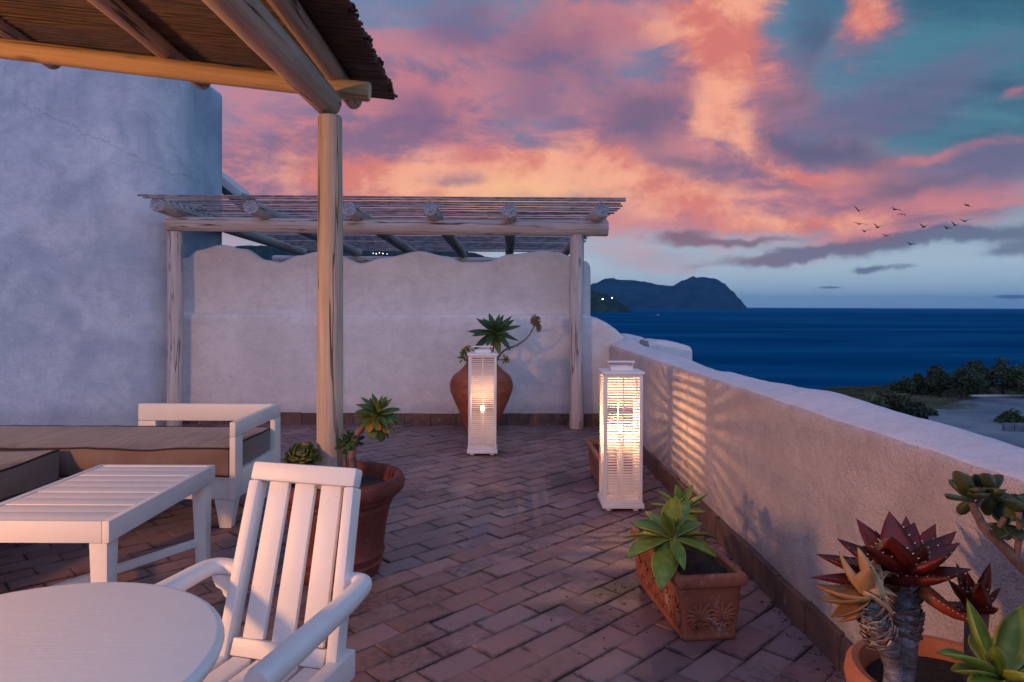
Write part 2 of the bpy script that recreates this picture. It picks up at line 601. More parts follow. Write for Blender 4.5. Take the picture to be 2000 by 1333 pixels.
def logmat(name, c1, c2, crackc=(0.05, 0.035, 0.03), amt=0.9):
    m, n, bs = mat_new(name)
    v = opos(n)
    r_ = rnd(n)
    off = n.node('ShaderNodeCombineXYZ', {0: n.m('MULTIPLY', r_, 7.0), 1: n.m('MULTIPLY', r_, 3.0), 2: n.m('MULTIPLY', r_, 11.0)}).outputs[0]
    vv = n.vm('ADD', v, off)
    gr = n.noise(n.scale_vec(vv, (60, 60, 2.2)), 1.0, 6, 0.65)
    big = n.noise(n.scale_vec(vv, (5, 5, 1.2)), 1.0, 5)
    col = n.mix(n.ramp(gr, 0.25, 0.75), c1, c2)
    col = n.mix(n.m('MULTIPLY', n.ramp(big, 0.45, 0.75), 0.5), col, tuple(x * 0.6 for x in c1))
    # knots
    kv = n.node('ShaderNodeTexVoronoi', {'Scale': 1.0})
    n.L.new(n.scale_vec(vv, (7, 7, 2.2)), kv.inputs['Vector'])
    col = n.mix(n.m('MULTIPLY', n.ramp(kv.outputs['Distance'], 0.16, 0.06), 0.65), col, tuple(x * 0.35 for x in c1))
    # long drying cracks
    cv = n.noise(n.scale_vec(vv, (14, 14, 0.55)), 1.0, 3, 0.5, 0.15)
    ck = n.m('SUBTRACT', 1.0, n.ramp(n.m('ABSOLUTE', n.m('SUBTRACT', cv, 0.5)), 0.005, 0.016))
    gate = n.ramp(n.noise(n.scale_vec(vv, (6, 6, 1.2)), 1.0, 2), 0.36, 0.52)
    ck = n.m('MULTIPLY', ck, n.m('MULTIPLY', gate, amt))
    col = n.mix(ck, col, crackc)
    n.put(bs.inputs['Base Color'], col)
    bs.inputs['Roughness'].default_value = 0.75
    bs.inputs['Specular IOR Level'].default_value = 0.3
    h = n.m('SUBTRACT', n.m('MULTIPLY', gr, 0.35), n.m('MULTIPLY', ck, 1.5))
    bump(n, bs, h, 0.7, 0.004)
    return m


MT = {}
_c0 = P(40, 200, 6.85)
_c1 = P(312, 330, 6.85)
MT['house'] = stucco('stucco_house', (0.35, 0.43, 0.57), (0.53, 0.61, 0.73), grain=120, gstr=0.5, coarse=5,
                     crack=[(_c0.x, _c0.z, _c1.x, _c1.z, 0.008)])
MT['wall'] = stucco('stucco_wall', (0.60, 0.55, 0.57), (0.70, 0.65, 0.67), grain=130, gstr=0.6)
MT['parapet'] = stucco('stucco_parapet', (0.64, 0.53, 0.52), (0.76, 0.65, 0.63), grain=150, gstr=1.0, gdist=0.016)
MT['cap'] = stucco('stucco_cap', (0.60, 0.56, 0.59), (0.70, 0.65, 0.68), grain=150, gstr=0.5)
MT['log'] = logmat('log_whitewashed', (0.40, 0.34, 0.34), (0.60, 0.54, 0.54))
MT['log_near'] = logmat('log_bleached', (0.40, 0.29, 0.24), (0.58, 0.45, 0.38))
MT['log_honey'] = logmat('log_honey', (0.48, 0.31, 0.17), (0.60, 0.41, 0.24), amt=0.6)


def endgrain():
    m, n, bs = mat_new('end_grain')
    v = opos(n)
    a = n.noise(n.scale_vec(v, (60, 60, 60)), 1.0, 6, 0.7)
    col = n.mix(n.ramp(a, 0.35, 0.62), (0.05, 0.055, 0.09), (0.42, 0.48, 0.62))
    n.put(bs.inputs['Base Color'], col)
    bs.inputs['Roughness'].default_value = 0.9
    bump(n, bs, a, 0.9, 0.01)
    return m


MT['end'] = endgrain()
MT['end_near'] = plain('end_grain_sawn', (0.50, 0.38, 0.28), (0.66, 0.52, 0.42), scale=60, rough=0.8, obj_space=True)
MT['reed'] = None


def reedmat():
    m, n, bs = mat_new('reed')
    v = pos(n)
    a = n.noise(n.scale_vec(v, (1.6, 90, 90)), 1.0, 4, 0.6)
    b = n.noise(n.scale_vec(v, (12, 30, 30)), 1.0, 4, 0.6)
    col = n.mix(n.ramp(a, 0.3, 0.7), (0.024, 0.012, 0.009), (0.12, 0.062, 0.042))
    col = n.mix(n.m('MULTIPLY', n.ramp(b, 0.5, 0.75), 0.5), col, (0.03, 0.018, 0.014))
    n.put(bs.inputs['Base Color'], col)
    bs.inputs['Roughness'].default_value = 0.6
    return m


MT['reed'] = reedmat()
MT['slat'] = plain('weathered_slat', (0.10, 0.09, 0.11), (0.28, 0.26, 0.30), scale=9, rough=0.8, bscale=60)


def paintmat(name='white_paint', c=(0.80, 0.76, 0.76), chips=0.0):
    m, n, bs = mat_new(name)
    v = pos(n)
    a = n.noise(v, 5, 5)
    col = n.mix(n.m('MULTIPLY', n.ramp(a, 0.4, 0.75), 0.25), c, tuple(x * 0.78 for x in c))
    s = n.noise(v, 260, 2, 0.5)
    gate = n.ramp(n.noise(v, 8, 4), 0.50, 0.62)
    f = n.m('MULTIPLY', n.ramp(s, 0.70, 0.73), gate)
    gm_ = n.ramp(n.noise(v, 38, 7, 0.7), 0.58, 0.75)
    col = n.mix(n.m('MULTIPLY', gm_, 0.14), col, (0.30, 0.24, 0.20))
    col = n.mix(n.m('MULTIPLY', f, chips), col, (0.12, 0.08, 0.06))
    # worn edges
    n.put(bs.inputs['Base Color'], col)
    bs.inputs['Roughness'].default_value = 0.42
    bs.inputs['Specular IOR Level'].default_value = 0.35
    bump(n, bs, n.m('ADD', n.noise(v, 30, 6, 0.6), n.noise(n.scale_vec(v, (12, 160, 160)), 1.0, 4, 0.6)), 0.15, 0.004)
    return m


MT['paint'] = paintmat(chips=0.8)
MT['lantern'] = paintmat('lantern_paint', (0.74, 0.70, 0.72), chips=0.9)


def fabricmat():
    m, n, bs = mat_new('taupe_canvas')
    v = pos(n)
    a = n.noise(v, 3.5, 6, 0.6)
    col = n.mix(n.ramp(a, 0.3, 0.7), (0.165, 0.105, 0.088), (0.235, 0.160, 0.145))
    wv = n.noise(n.scale_vec(v, (400, 400, 400)), 1.0, 2)
    col = n.mix(n.m('MULTIPLY', wv, 0.3), col, (0.1, 0.08, 0.07))
    n.put(bs.inputs['Base Color'], col)
    bs.inputs['Roughness'].default_value = 0.72
    bs.inputs['Specular IOR Level'].default_value = 0.35
    bs.inputs['Sheen Weight'].default_value = 0.25
    h = n.m('ADD', n.m('MULTIPLY', n.noise(n.scale_vec(v, (14, 2.5, 3)), 1.0, 4), 1.5), n.m('MULTIPLY', wv, 0.15))
    bump(n, bs, h, 0.6, 0.02)
    return m


MT['fabric'] = fabricmat()
MT['piping'] = plain('piping_dark', (0.028, 0.014, 0.018), rough=0.7)


def terracotta(name, c1, c2, dark, white=0.0, scale=6, relief=False):
    m, n, bs = mat_new(name)
    v = opos(n)
    a = n.noise(v, scale, 7, 0.62, 0.3)
    col = n.mix(n.ramp(a, 0.3, 0.7), c1, c2)
    col = n.mix(n.m('MULTIPLY', n.ramp(n.noise(v, 15, 6, 0.65), 0.52, 0.72), 0.6), col, dark)
    if white:
        col = n.mix(n.m('MULTIPLY', n.ramp(n.noise(v, 11, 7, 0.7, 0.5), 0.55, 0.72), white), col, (0.52, 0.42, 0.38))
    n.put(bs.inputs['Base Color'], col)
    bs.inputs['Roughness'].default_value = 0.7
    bs.inputs['Specular IOR Level'].default_value = 0.35
    bump(n, bs, n.noise(v, 90, 5), 0.35, 0.004)
    return m


MT['pot_red'] = terracotta('terracotta_oxblood', (0.13, 0.028, 0.020), (0.18, 0.045, 0.032), (0.07, 0.02, 0.018), 0.10)
MT['pot_jar'] = terracotta('terracotta_jar', (0.22, 0.055, 0.030), (0.31, 0.09, 0.05), (0.15, 0.05, 0.035), 0.1, 9)
MT['pot_orange'] = terracotta('terracotta_orange', (0.46, 0.15, 0.075), (0.52, 0.19, 0.10), (0.25, 0.09, 0.05), 0.08)
MT['planter'] = terracotta('terracotta_planter', (0.25, 0.075, 0.040), (0.34, 0.115, 0.065), (0.08, 0.028, 0.020), 0.85, 8)
MT['planter_dark'] = terracotta('terracotta_planter_dark', (0.25, 0.08, 0.045), (0.32, 0.11, 0.06), (0.12, 0.05, 0.035), 0.3, 8)


def soilmat():
    m, n, bs = mat_new('soil')
    v = pos(n)
    a = n.noise(v, 130, 4, 0.7)
    col = n.mix(n.ramp(a, 0.35, 0.75), (0.010, 0.009, 0.008), (0.05, 0.04, 0.035))
    col = n.mix(n.ramp(n.noise(v, 210, 2), 0.68, 0.74), col, (0.3, 0.24, 0.2))
    n.put(bs.inputs['Base Color'], col)
    bs.inputs['Roughness'].default_value = 0.8
    bump(n, bs, a, 1.0, 0.02)
    return m


MT['soil'] = soilmat()


def brickmat(name, tilec=False):
    m, n, bs = mat_new(name)
    v = pos(n)
    r_ = rnd(n)
    a = n.noise(v, 7, 7, 0.65, 0.3)
    br = n.node('ShaderNodeValToRGB')
    n.L.new(r_, br.inputs[0])
    e = br.color_ramp.elements
    cols = [(0.0, (0.184, 0.101, 0.101)), (0.22, (0.233, 0.124, 0.120)), (0.42, (0.207, 0.118, 0.124)), (0.6, (0.260, 0.151, 0.145)), (0.76, (0.217, 0.146, 0.163)), (0.9, (0.279, 0.175, 0.175)), (1.0, (0.240, 0.164, 0.183))]
    e[0].position, e[0].color = 0.0, (*cols[0][1], 1)
    e[1].position, e[1].color = 1.0, (*cols[-1][1], 1)
    for p_, c_ in cols[1:-1]:
        q = e.new(p_)
        q.color = (*c_, 1)
    col = br.outputs[0]
    col = n.mix(n.m('MULTIPLY', n.ramp(a, 0.45, 0.75), 0.5), col, (0.25, 0.165, 0.15))
    # pale bloom on some, with the floor's blue-grey sky sheen painted into its colour
    bloom_sheen = n.m('MULTIPLY', n.ramp(n.noise(v, 2.6, 5, 0.6), 0.54, 0.70), n.ramp(n.noise(v, 26, 7, 0.72), 0.42, 0.68))
    col = n.mix(n.m('MULTIPLY', bloom_sheen, 0.55), col, (0.36, 0.31, 0.35))
    dull = n.ramp(n.noise(v, 0.9, 4, 0.6), 0.48, 0.62)
    col = n.mix(n.m('MULTIPLY', dull, 0.35), col, (0.13, 0.115, 0.14))
    # worn fine pitting
    pit = n.ramp(n.noise(v, 150, 4, 0.7), 0.58, 0.72)
    col = n.mix(n.m('MULTIPLY', pit, 0.45), col, (0.07, 0.045, 0.04))
    # black lichen and mould patches
    mold = n.m('MULTIPLY', n.ramp(n.noise(v, 2.1, 5, 0.62, 0.8), 0.50, 0.64), n.ramp(n.noise(v, 34, 7, 0.75), 0.40, 0.62))
    # the round burnt mark and the stain by the long planter
    sp = n.node('ShaderNodeSeparateXYZ')
    n.L.new(v, sp.inputs[0])
    for (cx, cy, rx, ry, k) in ((G(1100, 936).x, G(1100, 936).y, 0.15, 0.36, 1.0), (G(1215, 1150).x, G(1215, 1150).y, 0.22, 0.16, 1.1), (G(1110, 1190).x, G(1110, 1190).y, 0.2, 0.09, 0.7), (G(1000, 1080).x, G(1000, 1080).y, 0.12, 0.04, 0.6)):
        dx = n.m('DIVIDE', n.m('SUBTRACT', sp.outputs[0], cx), rx)
        dy = n.m('DIVIDE', n.m('SUBTRACT', sp.outputs[1], cy), ry)
        d = n.m('SQRT', n.m('ADD', n.m('MULTIPLY', dx, dx), n.m('MULTIPLY', dy, dy)))
        d = n.m('ADD', d, n.m('MULTIPLY', n.m('SUBTRACT', n.noise(v, 18, 6, 0.7), 0.5), 1.6))
        mold = n.m('MAXIMUM', mold, n.m('MULTIPLY', n.ramp(d, 1.1, 0.4), k))
    col = n.mix(n.m('MULTIPLY', mold, 0.72), col, (0.030, 0.026, 0.030))
    # grime gathering along the edges of each brick
    uv = n.node('ShaderNodeTexCoord').outputs['UV']
    su = n.node('ShaderNodeSeparateXYZ')
    n.L.new(uv, su.inputs[0])
    eu = n.m('MINIMUM', su.outputs[0], n.m('SUBTRACT', 1.0, su.outputs[0]))
    ev = n.m('MINIMUM', su.outputs[1], n.m('SUBTRACT', 1.0, su.outputs[1]))
    ed = n.m('MINIMUM', n.m('MULTIPLY', eu, 2.0), ev)
    edn = n.m('ADD', ed, n.m('MULTIPLY', n.m('SUBTRACT', n.noise(v, 55, 6, 0.7), 0.5), 0.42))
    eg = n.m('MULTIPLY', n.ramp(edn, 0.15, -0.02), n.ramp(n.noise(v, 5, 4), 0.38, 0.6))
    col = n.mix(n.m('MULTIPLY', eg, 0.80), col, (0.024, 0.02, 0.022))
    n.put(bs.inputs['Base Color'], col)
    n.put(bs.inputs['Roughness'], n.m('ADD', 0.30, n.m('MULTIPLY', a, 0.5)))
    bs.inputs['Specular IOR Level'].default_value = 0.45
    h = n.m('ADD', n.m('MULTIPLY', n.noise(v, 30, 6, 0.65), 1.2), n.m('SUBTRACT', n.m('MULTIPLY', n.noise(v, 190, 4, 0.7), 0.5), n.m('MULTIPLY', pit, 0.5)))
    bump(n, bs, h, 0.55, 0.006)
    return m


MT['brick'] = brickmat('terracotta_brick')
MT['grout'] = plain('grout', (0.035, 0.028, 0.028), (0.06, 0.05, 0.05), rough=0.95, bscale=200)


def skirtmat():
    m, n, bs = mat_new('skirting_terracotta')
    v = pos(n)
    r_ = rnd(n)
    col = n.mix(r_, (0.105, 0.050, 0.040), (0.18, 0.090, 0.070))
    col = n.mix(n.m('MULTIPLY', n.ramp(n.noise(v, 9, 7, 0.7, 0.4), 0.42, 0.62), 0.75), col, (0.055, 0.04, 0.04))
    wh = n.noise(n.scale_vec(v, (16, 16, 5)), 1.0, 6, 0.7)
    col = n.mix(n.m('MULTIPLY', n.ramp(wh, 0.60, 0.70), 0.6), col, (0.42, 0.36, 0.36))
    n.put(bs.inputs['Base Color'], col)
    bs.inputs['Roughness'].default_value = 0.8
    bump(n, bs, n.noise(v, 60, 6, 0.7), 0.7, 0.006)
    return m


MT['skirt'] = skirtmat()


def leafmat(name, c_mid, c_edge, c_base, rough=0.42, dots=None, rand=0.25, sss=0.0):
    m, n, bs = mat_new(name)
    tcn = n.node('ShaderNodeTexCoord')
    s = n.node('ShaderNodeSeparateXYZ')
    n.L.new(tcn.outputs['UV'], s.inputs[0])
    u, vv = s.outputs[0], s.outputs[1]        # u across 0..1, v along 0..1
    ec = n.m('ABSOLUTE', n.m('SUBTRACT', u, 0.5))
    v3 = pos(n)
    ns = n.noise(v3, 26, 5, 0.6)
    col = n.mix(n.ramp(n.m('ADD', vv, n.m('MULTIPLY', n.m('SUBTRACT', ns, 0.5), 0.4)), 0.0, 0.4), c_base, c_mid)
    col = n.mix(n.m('MULTIPLY', n.ramp(ns, 0.4, 0.7), 0.45), col, c_edge)
    col = n.mix(n.m('MULTIPLY', rnd(n), rand), col, tuple(x * 0.45 for x in c_mid))
    col = n.mix(n.m('MULTIPLY', n.ramp(ec, 0.40, 0.49), 0.8), col, c_edge)
    # fine lengthwise veins and old marks
    vein = n.noise(n.scale_vec(tcn.outputs['UV'], (34, 1.5, 1)), 1.0, 3)
    col = n.mix(n.m('MULTIPLY', n.ramp(vein, 0.5, 0.75), 0.16), col, tuple(x * 0.5 for x in c_mid))
    col = n.mix(n.m('MULTIPLY', n.ramp(n.noise(v3, 90, 4, 0.7), 0.66, 0.74), 0.5), col, (0.14, 0.09, 0.04))
    col = n.mix(n.m('MULTIPLY', n.ramp(n.m('ADD', vv, n.m('MULTIPLY', n.m('SUBTRACT', ns, 0.5), .08)), 0.93, 0.99), 0.85), col, (0.07, 0.03, 0.015))
    if dots:
        vo = n.node('ShaderNodeTexVoronoi', {'Scale': 1.0})
        n.L.new(n.scale_vec(tcn.outputs['UV'], (7, 9, 1)), vo.inputs['Vector'])
        col = n.mix(n.ramp(vo.outputs['Distance'], 0.10, 0.07), col, dots)
    n.put(bs.inputs['Base Color'], col)
    bs.inputs['Roughness'].default_value = rough
    bs.inputs['Specular IOR Level'].default_value = 0.4
    if sss:
        bs.inputs['Transmission Weight'].default_value = 0.0
    bump(n, bs, n.m('ADD', vein, ns), 0.25, 0.003)
    return m


MT['agave'] = leafmat('agave_leaf', (0.125, 0.200, 0.020), (0.42, 0.44, 0.10), (0.26, 0.32, 0.10))
MT['agave_dark'] = leafmat('agave_leaf_dark', (0.022, 0.075, 0.025), (0.09, 0.14, 0.04), (0.14, 0.12, 0.03))
MT['aeonium'] = leafmat('aeonium_leaf', (0.085, 0.140, 0.030), (0.26, 0.19, 0.04), (0.20, 0.20, 0.05))
MT['aeonium_old'] = leafmat('aeonium_leaf_yellow', (0.30, 0.20, 0.05), (0.34, 0.12, 0.03), (0.22, 0.20, 0.06))
MT['jade'] = leafmat('jade_leaf', (0.045, 0.07, 0.032), (0.16, 0.13, 0.045), (0.07, 0.09, 0.04), rand=0.4)
MT['aloe_red'] = leafmat('aloe_leaf_red', (0.16, 0.012, 0.007), (0.06, 0.006, 0.006), (0.040, 0.025, 0.006), rough=0.42, rand=0.75)
MT['aloe_flame'] = leafmat('aloe_leaf_flame', (0.42, 0.05, 0.018), (0.30, 0.04, 0.02), (0.30, 0.10, 0.03), rough=0.4, rand=0.1)
MT['leaf_rust'] = leafmat('leaf_rust', (0.36, 0.13, 0.035), (0.50, 0.28, 0.12), (0.45, 0.22, 0.08), rough=0.55, rand=0.3)
MT['ball'] = leafmat('aeonium_leaf_olive', (0.11, 0.135, 0.030), (0.24, 0.22, 0.06), (0.05, 0.06, 0.02))
MT['leaf_dead'] = leafmat('leaf_dead', (0.44, 0.24, 0.11), (0.60, 0.44, 0.28), (0.55, 0.38, 0.22), rough=0.6, rand=0.4)
MT['stem'] = plain('bark_stem', (0.10, 0.055, 0.05), (0.24, 0.14, 0.12), rough=0.8, scale=30, bscale=70, bstr=0.6)
def stemgrey():
    m, n, bs = mat_new('stem_grey')
    v = pos(n)
    a = n.noise(n.scale_vec(v, (22, 22, 60)), 1.0, 7, 0.7, 0.5)
    b = n.noise(n.scale_vec(v, (10, 10, 14)), 1.0, 5, 0.6)
    rg_ = n.noise(n.scale_vec(v, (8, 8, 130)), 1.0, 4, 0.6, 0.4)
    col = n.mix(n.ramp(a, 0.35, 0.65), (0.07, 0.065, 0.085), (0.34, 0.32, 0.36))
    col = n.mix(n.m('MULTIPLY', n.ramp(b, 0.5, 0.65), 0.7), col, (0.10, 0.07, 0.06))
    col = n.mix(n.m('MULTIPLY', n.ramp(rg_, 0.58, 0.68), 0.8), col, (0.035, 0.028, 0.03))
    n.put(bs.inputs['Base Color'], col)
    bs.inputs['Roughness'].default_value = 0.6
    bump(n, bs, n.m('ADD', a, n.m('MULTIPLY', rg_, -1.5)), 0.9, 0.008)
    return m


MT['stem_grey'] = stemgrey()
MT['seed'] = plain('dried_seed', (0.10, 0.06, 0.03), (0.26, 0.17, 0.08), rough=0.8, scale=40)
MT['tree_leaf'] = plain('tree_leaf', (0.016, 0.032, 0.018), (0.045, 0.070, 0.030), rough=0.7, scale=1.2, bstr=0)
MT['tree_leaf2'] = plain('shrub_leaf', (0.035, 0.055, 0.028), (0.10, 0.11, 0.05), rough=0.7, scale=1.5, bstr=0)
MT['trunk'] = plain('tree_bark', (0.05, 0.04, 0.035), rough=0.9)
MT['metal'] = plain('dark_metal', (0.03, 0.03, 0.035), rough=0.5)
MT['bird'] = plain('bird_dark', (0.012, 0.012, 0.016), rough=0.8, bstr=0)


def emit(name, c, s):
    m = bpy.data.materials.new(name)
    m.use_nodes = True
    nt = m.node_tree
    nt.nodes.clear()
    e = nt.nodes.new('ShaderNodeEmission')
    e.inputs[0].default_value = (*c, 1)
    e.inputs[1].default_value = s
    o = nt.nodes.new('ShaderNodeOutputMaterial')
    nt.links.new(e.outputs[0], o.inputs[0])
    return m

# ================================================================== SETTING
# ------------------------------------------------------------------ floor of herringbone-free diagonal brick
def skx(Y):            # visible face of the skirting along the right parapet
    return 1.048 + (5.46 - Y) * 0.027


floor = bx('floor', -7.0, 1.5, -3.0, 8.2, -0.6, -0.018, MT['grout'], None, 0)
tag(floor, kind='structure')
BL, BW, GAP = 0.252, 0.126, 0.004


def brick_geo(seed, wx=BL - GAP, wy=BW - GAP, th=0.03):
    rg = random.Random(seed)
    c = 0.003
    xs = [(-wx / 2, -wy / 2), (wx / 2, -wy / 2), (wx / 2, wy / 2), (-wx / 2, wy / 2)]
    j = [(rg.uniform(-.0012, .0012), rg.uniform(-.0012, .0012)) for _ in xs]
    V = []
    for z, inn in ((-th, 0), (-c, 0), (0, c)):
        for (x, y), (jx, jy) in zip(xs, j):
            chip = (rg.uniform(0.004, 0.012) if rg.random() < .22 else rg.uniform(0, 0.003)) if inn else 0
            k = inn + chip
            V.append((x + jx - math.copysign(k, x), y + jy - math.copysign(k, y), z + (rg.uniform(-.0012, .0006) if inn else 0)))
    F = [(8, 9, 10, 11)]
    for a in (0, 4):
        for i in range(4):
            l = (i + 1) % 4
            F.append((a + i, a + l, a + 4 + l, a + 4 + i))
    U = [(v[0] / wx + .5, v[1] / wy + .5) for v in V]
    return V, F, U


brick_meshes = []
for s in range(8):
    V, F, U = brick_geo(s)
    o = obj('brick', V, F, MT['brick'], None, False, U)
    brick_meshes.append(o.data)
    bpy.data.objects.remove(o)
e1 = Vector((math.cos(R(44.5)), math.sin(R(44.5)), 0))
e2 = Vector((-e1.y, e1.x, 0))
org = G(965, 1284)
cells = []
for i in range(-90, 90):
    for j in range(-60, 60):
        c = org + e1 * (BL * (j + 0.5 + (0.5 if i % 2 else 0.0))) + e2 * (BW * (i + 0.5))
        if c.x < -5.2 or c.x > skx(c.y) + 0.16 or c.y < -0.6 or c.y > 7.32:
            continue
        px = c.x / max(c.y, 0.05)
        vis = c.y > 1.6 and abs(px) < 0.79
        cells.append((vis, c.length, i, j, c))
vis_cells = sorted([c for c in cells if c[0]], key=lambda t: (t[4].y + abs(t[4].x) * .3))
rg = random.Random(5)
near_ids = set()
for t in vis_cells[:296]:
    near_ids.add((t[2], t[3]))
BV, BF, BU = [], [], []
stuff_rand = []
for t in cells:
    c = t[4]
    ang = R(44.5) + rg.uniform(-.006, .006)
    tilt = (rg.uniform(-.006, .006), rg.uniform(-.009, .009))
    dz = rg.uniform(-.0045, .0015)
    me = rg.choice(brick_meshes)
    if (t[2], t[3]) in near_ids:
        o = bpy.data.objects.new('brick', me)
        COL.objects.link(o)
        o.parent = floor
        o.location = (c.x, c.y, dz)
        o.rotation_euler = (tilt[0], tilt[1], ang)
    else:
        Mx = Matrix.Translation((c.x, c.y, dz)) @ Euler((tilt[0], tilt[1], ang)).to_matrix().to_4x4()
        b0 = len(BV)
        uvd = me.uv_layers[0].data
        uvv = {}
        for lp in me.loops:
            uvv[lp.vertex_index] = tuple(uvd[lp.index].uv)
        rr = rg.random()
        for k, v in enumerate(me.vertices):
            BV.append(Mx @ v.co)
            BU.append(uvv.get(k, (.5, .5)))
            stuff_rand.append(rr)
        for p_ in me.polygons:
            BF.append(tuple(b0 + q for q in p_.vertices))


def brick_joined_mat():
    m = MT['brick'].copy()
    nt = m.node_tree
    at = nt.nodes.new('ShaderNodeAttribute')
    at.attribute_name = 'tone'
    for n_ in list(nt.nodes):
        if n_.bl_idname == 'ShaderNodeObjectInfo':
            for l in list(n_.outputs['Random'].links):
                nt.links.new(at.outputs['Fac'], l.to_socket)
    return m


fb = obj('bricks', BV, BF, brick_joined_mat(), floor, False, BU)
at = fb.data.attributes.new('tone', 'FLOAT', 'POINT')
at.data.foreach_set('value', stuff_rand)
tag(fb, kind='stuff')


# ------------------------------------------------------------------ walls
def interp(tab, x):
    if x <= tab[0][0]:
        return tab[0][1]
    for (a, b), (c, d) in zip(tab, tab[1:]):
        if x <= c:
            t = (x - a) / (c - a)
            t = t * t * (3 - 2 * t)
            return b + (d - b) * t
    return tab[-1][1]


def nz(x, y, z=0.0, s=1.0):
    return mnoise.noise(Vector((x * s, y * s, z * s)))


# right-hand parapet: plastered, rounded and wavy on top
crown = [(-2, .90), (0, .90), (1.76, .882), (2.15, .887), (2.75, .898), (3.2, .885), (3.52, .868), (4.0, .866), (4.4, .850), (4.8, .862), (5.1, .878), (5.7, .875), (6.4, .885), (7.0, .915), (7.5, .95)]
rings = []
Y = -2.0
while Y < 7.45:
    xi = skx(Y) + 0.022 + 0.007 * nz(Y * 1.1, 3) + 0.004 * nz(Y * 4, 9)
    ha = .848 + .007 * nz(Y * 1.7, 1) + 0.005 * nz(Y * 5, 5)
    hc = interp(crown, Y) + 0.006 * nz(Y * 3, 7) + 0.003 * nz(Y * 9, 2)
    W = 0.27 + 0.02 * nz(Y * 1.3, 12)
    ring = []
    for z in (-.3, 0, .1, .2, .3, .4, .5, .6, .7, .78):
        ring.append((xi + 0.006 * nz(Y * 3, z * 3, 4), Y, z))
    ring += [(xi + .001, Y, ha - .035), (xi + .004, Y, ha - .014), (xi + .014, Y, ha - .001), (xi + .03, Y, ha + .006),
             (xi + W * .3, Y, ha + (hc - ha) * .45), (xi + W * .5, Y, ha + (hc - ha) * .8), (xi + W * .68, Y, hc), (xi + W * .82, Y, hc - .010), (xi + W * .93, Y, hc - .035), (xi + W, Y, hc - .09),
             (xi + W + .01, Y, .4), (xi + W + .02, Y, -6.2)]
    rings.append(ring)
    Y += 0.06
parapet = thing('parapet_wall', 'low cream plastered parapet wall with wavy rounded top along the right side of the terrace', 'wall', (1.2, 3, 0))
INV = Matrix.Translation((-1.2, -3, 0))
po = loft('wall_body', [[INV @ Vector(v) for v in r_] for r_ in rings], MT['parapet'], parapet, closed=False, caps=False)
po.data.materials.append(MT['cap'])
nr = len(rings[0])
for p_ in po.data.polygons:
    j = p_.index % (nr - 1)
    if 12 <= j <= 18:
        p_.material_index = 1


def skirting_piece(a, b, parent, nrm, th=0.02, h=0.125, inv=None):
    """one upright terracotta tile between floor points a and b, nrm points to the terrace"""
    a, b, nrm = Vector(a), Vector(b), Vector(nrm)
    hh = h + rg.uniform(-.005, .005)
    t2 = th + rg.uniform(-.003, .003)
    g = (b - a).normalized() * 0.002
    a, b = a + g, b - g
    q = [a - nrm * .03, b - nrm * .03, b + nrm * t2, a + nrm * (t2 + rg.uniform(-.002, .002))]
    c8 = [v + Vector((0, 0, -.02)) for v in q] + [v + Vector((0, 0, hh + (rg.uniform(-.003, .003)))) for v in q]
    c8 = [Vector(v) - parent.location for v in c8]
    return prism8('skirting_tile', c8, MT['skirt'], parent, 0.003, 1)


y0 = 1.3
while y0 < 7.1:
    L = 0.262
    a = (skx(y0) + .022, y0, 0)
    b = (skx(y0 + L) + .022, min(y0 + L, 7.14), 0)
    skirting_piece(a, b, parapet, (-1, 0, 0), th=0.024)
    y0 += L

# back wall: thick lower course with a rounded right shoulder, thinner wavy upper course
backw = thing('garden_wall', 'pale plastered wall with a wavy top standing behind the tall terracotta jar', 'wall', (-1.0, 7.2, 0))
ZB = 7.17
low_top = [(-3.6, 1.165), (.70, 1.165), (.80, 1.160), (.90, 1.13), (1.0, 1.08), (1.1, 1.01), (1.17, .95), (1.24, .86)]
rings = []
x = -3.6
BO = Vector((-1.0, 7.2, 0))
while x <= 1.33:
    h = interp(low_top, x) + .005 * nz(x * 2, 4)
    yf = ZB + .006 * nz(x * 1.4, 2)
    ring = [(x, yf + 0.005 * nz(x * 2, z * 2, 6), z) for z in (-.3, 0, .15, .3, .5, .7, .85)]
    if h > .9:
        ring += [(x, yf, min(h - .04, 1.0)), (x, yf + .003, h - .045), (x, yf + .012, h - .02), (x, yf + .03, h - .006), (x, yf + .06, h), (x, yf + .2, h), (x, yf + .26, h - .03), (x, yf + .28, h - .1), (x, yf + .28, -3)]
    else:
        ring += [(x, yf, h - .03), (x, yf + .003, h - .028), (x, yf + .012, h - .02), (x, yf + .03, h - .006), (x, yf + .06, h), (x, yf + .2, h), (x, yf + .26, h - .03), (x, yf + .28, h - .1), (x, yf + .28, -3)]
    rings.append([Vector(v) - BO for v in ring])
    x += 0.05
lw = loft('lower_course', rings, MT['wall'], backw, closed=False, caps=False)
wave_px = [(300, 560), (362, 503), (385, 488), (430, 478), (475, 486), (520, 508), (545, 512), (580, 499), (620, 491), (665, 500), (705, 514), (745, 504), (820, 490.5), (870, 500), (905, 512), (945, 512), (1000, 496), (1060, 490), (1090, 492), (1114, 500), (1128, 507), (1140, 520), (1150, 540)]
wave = []
for (a, b) in wave_px:
    q = P(a, b, 7.26)
    wave.append((q.x, q.z))
rings = []
x = -3.58
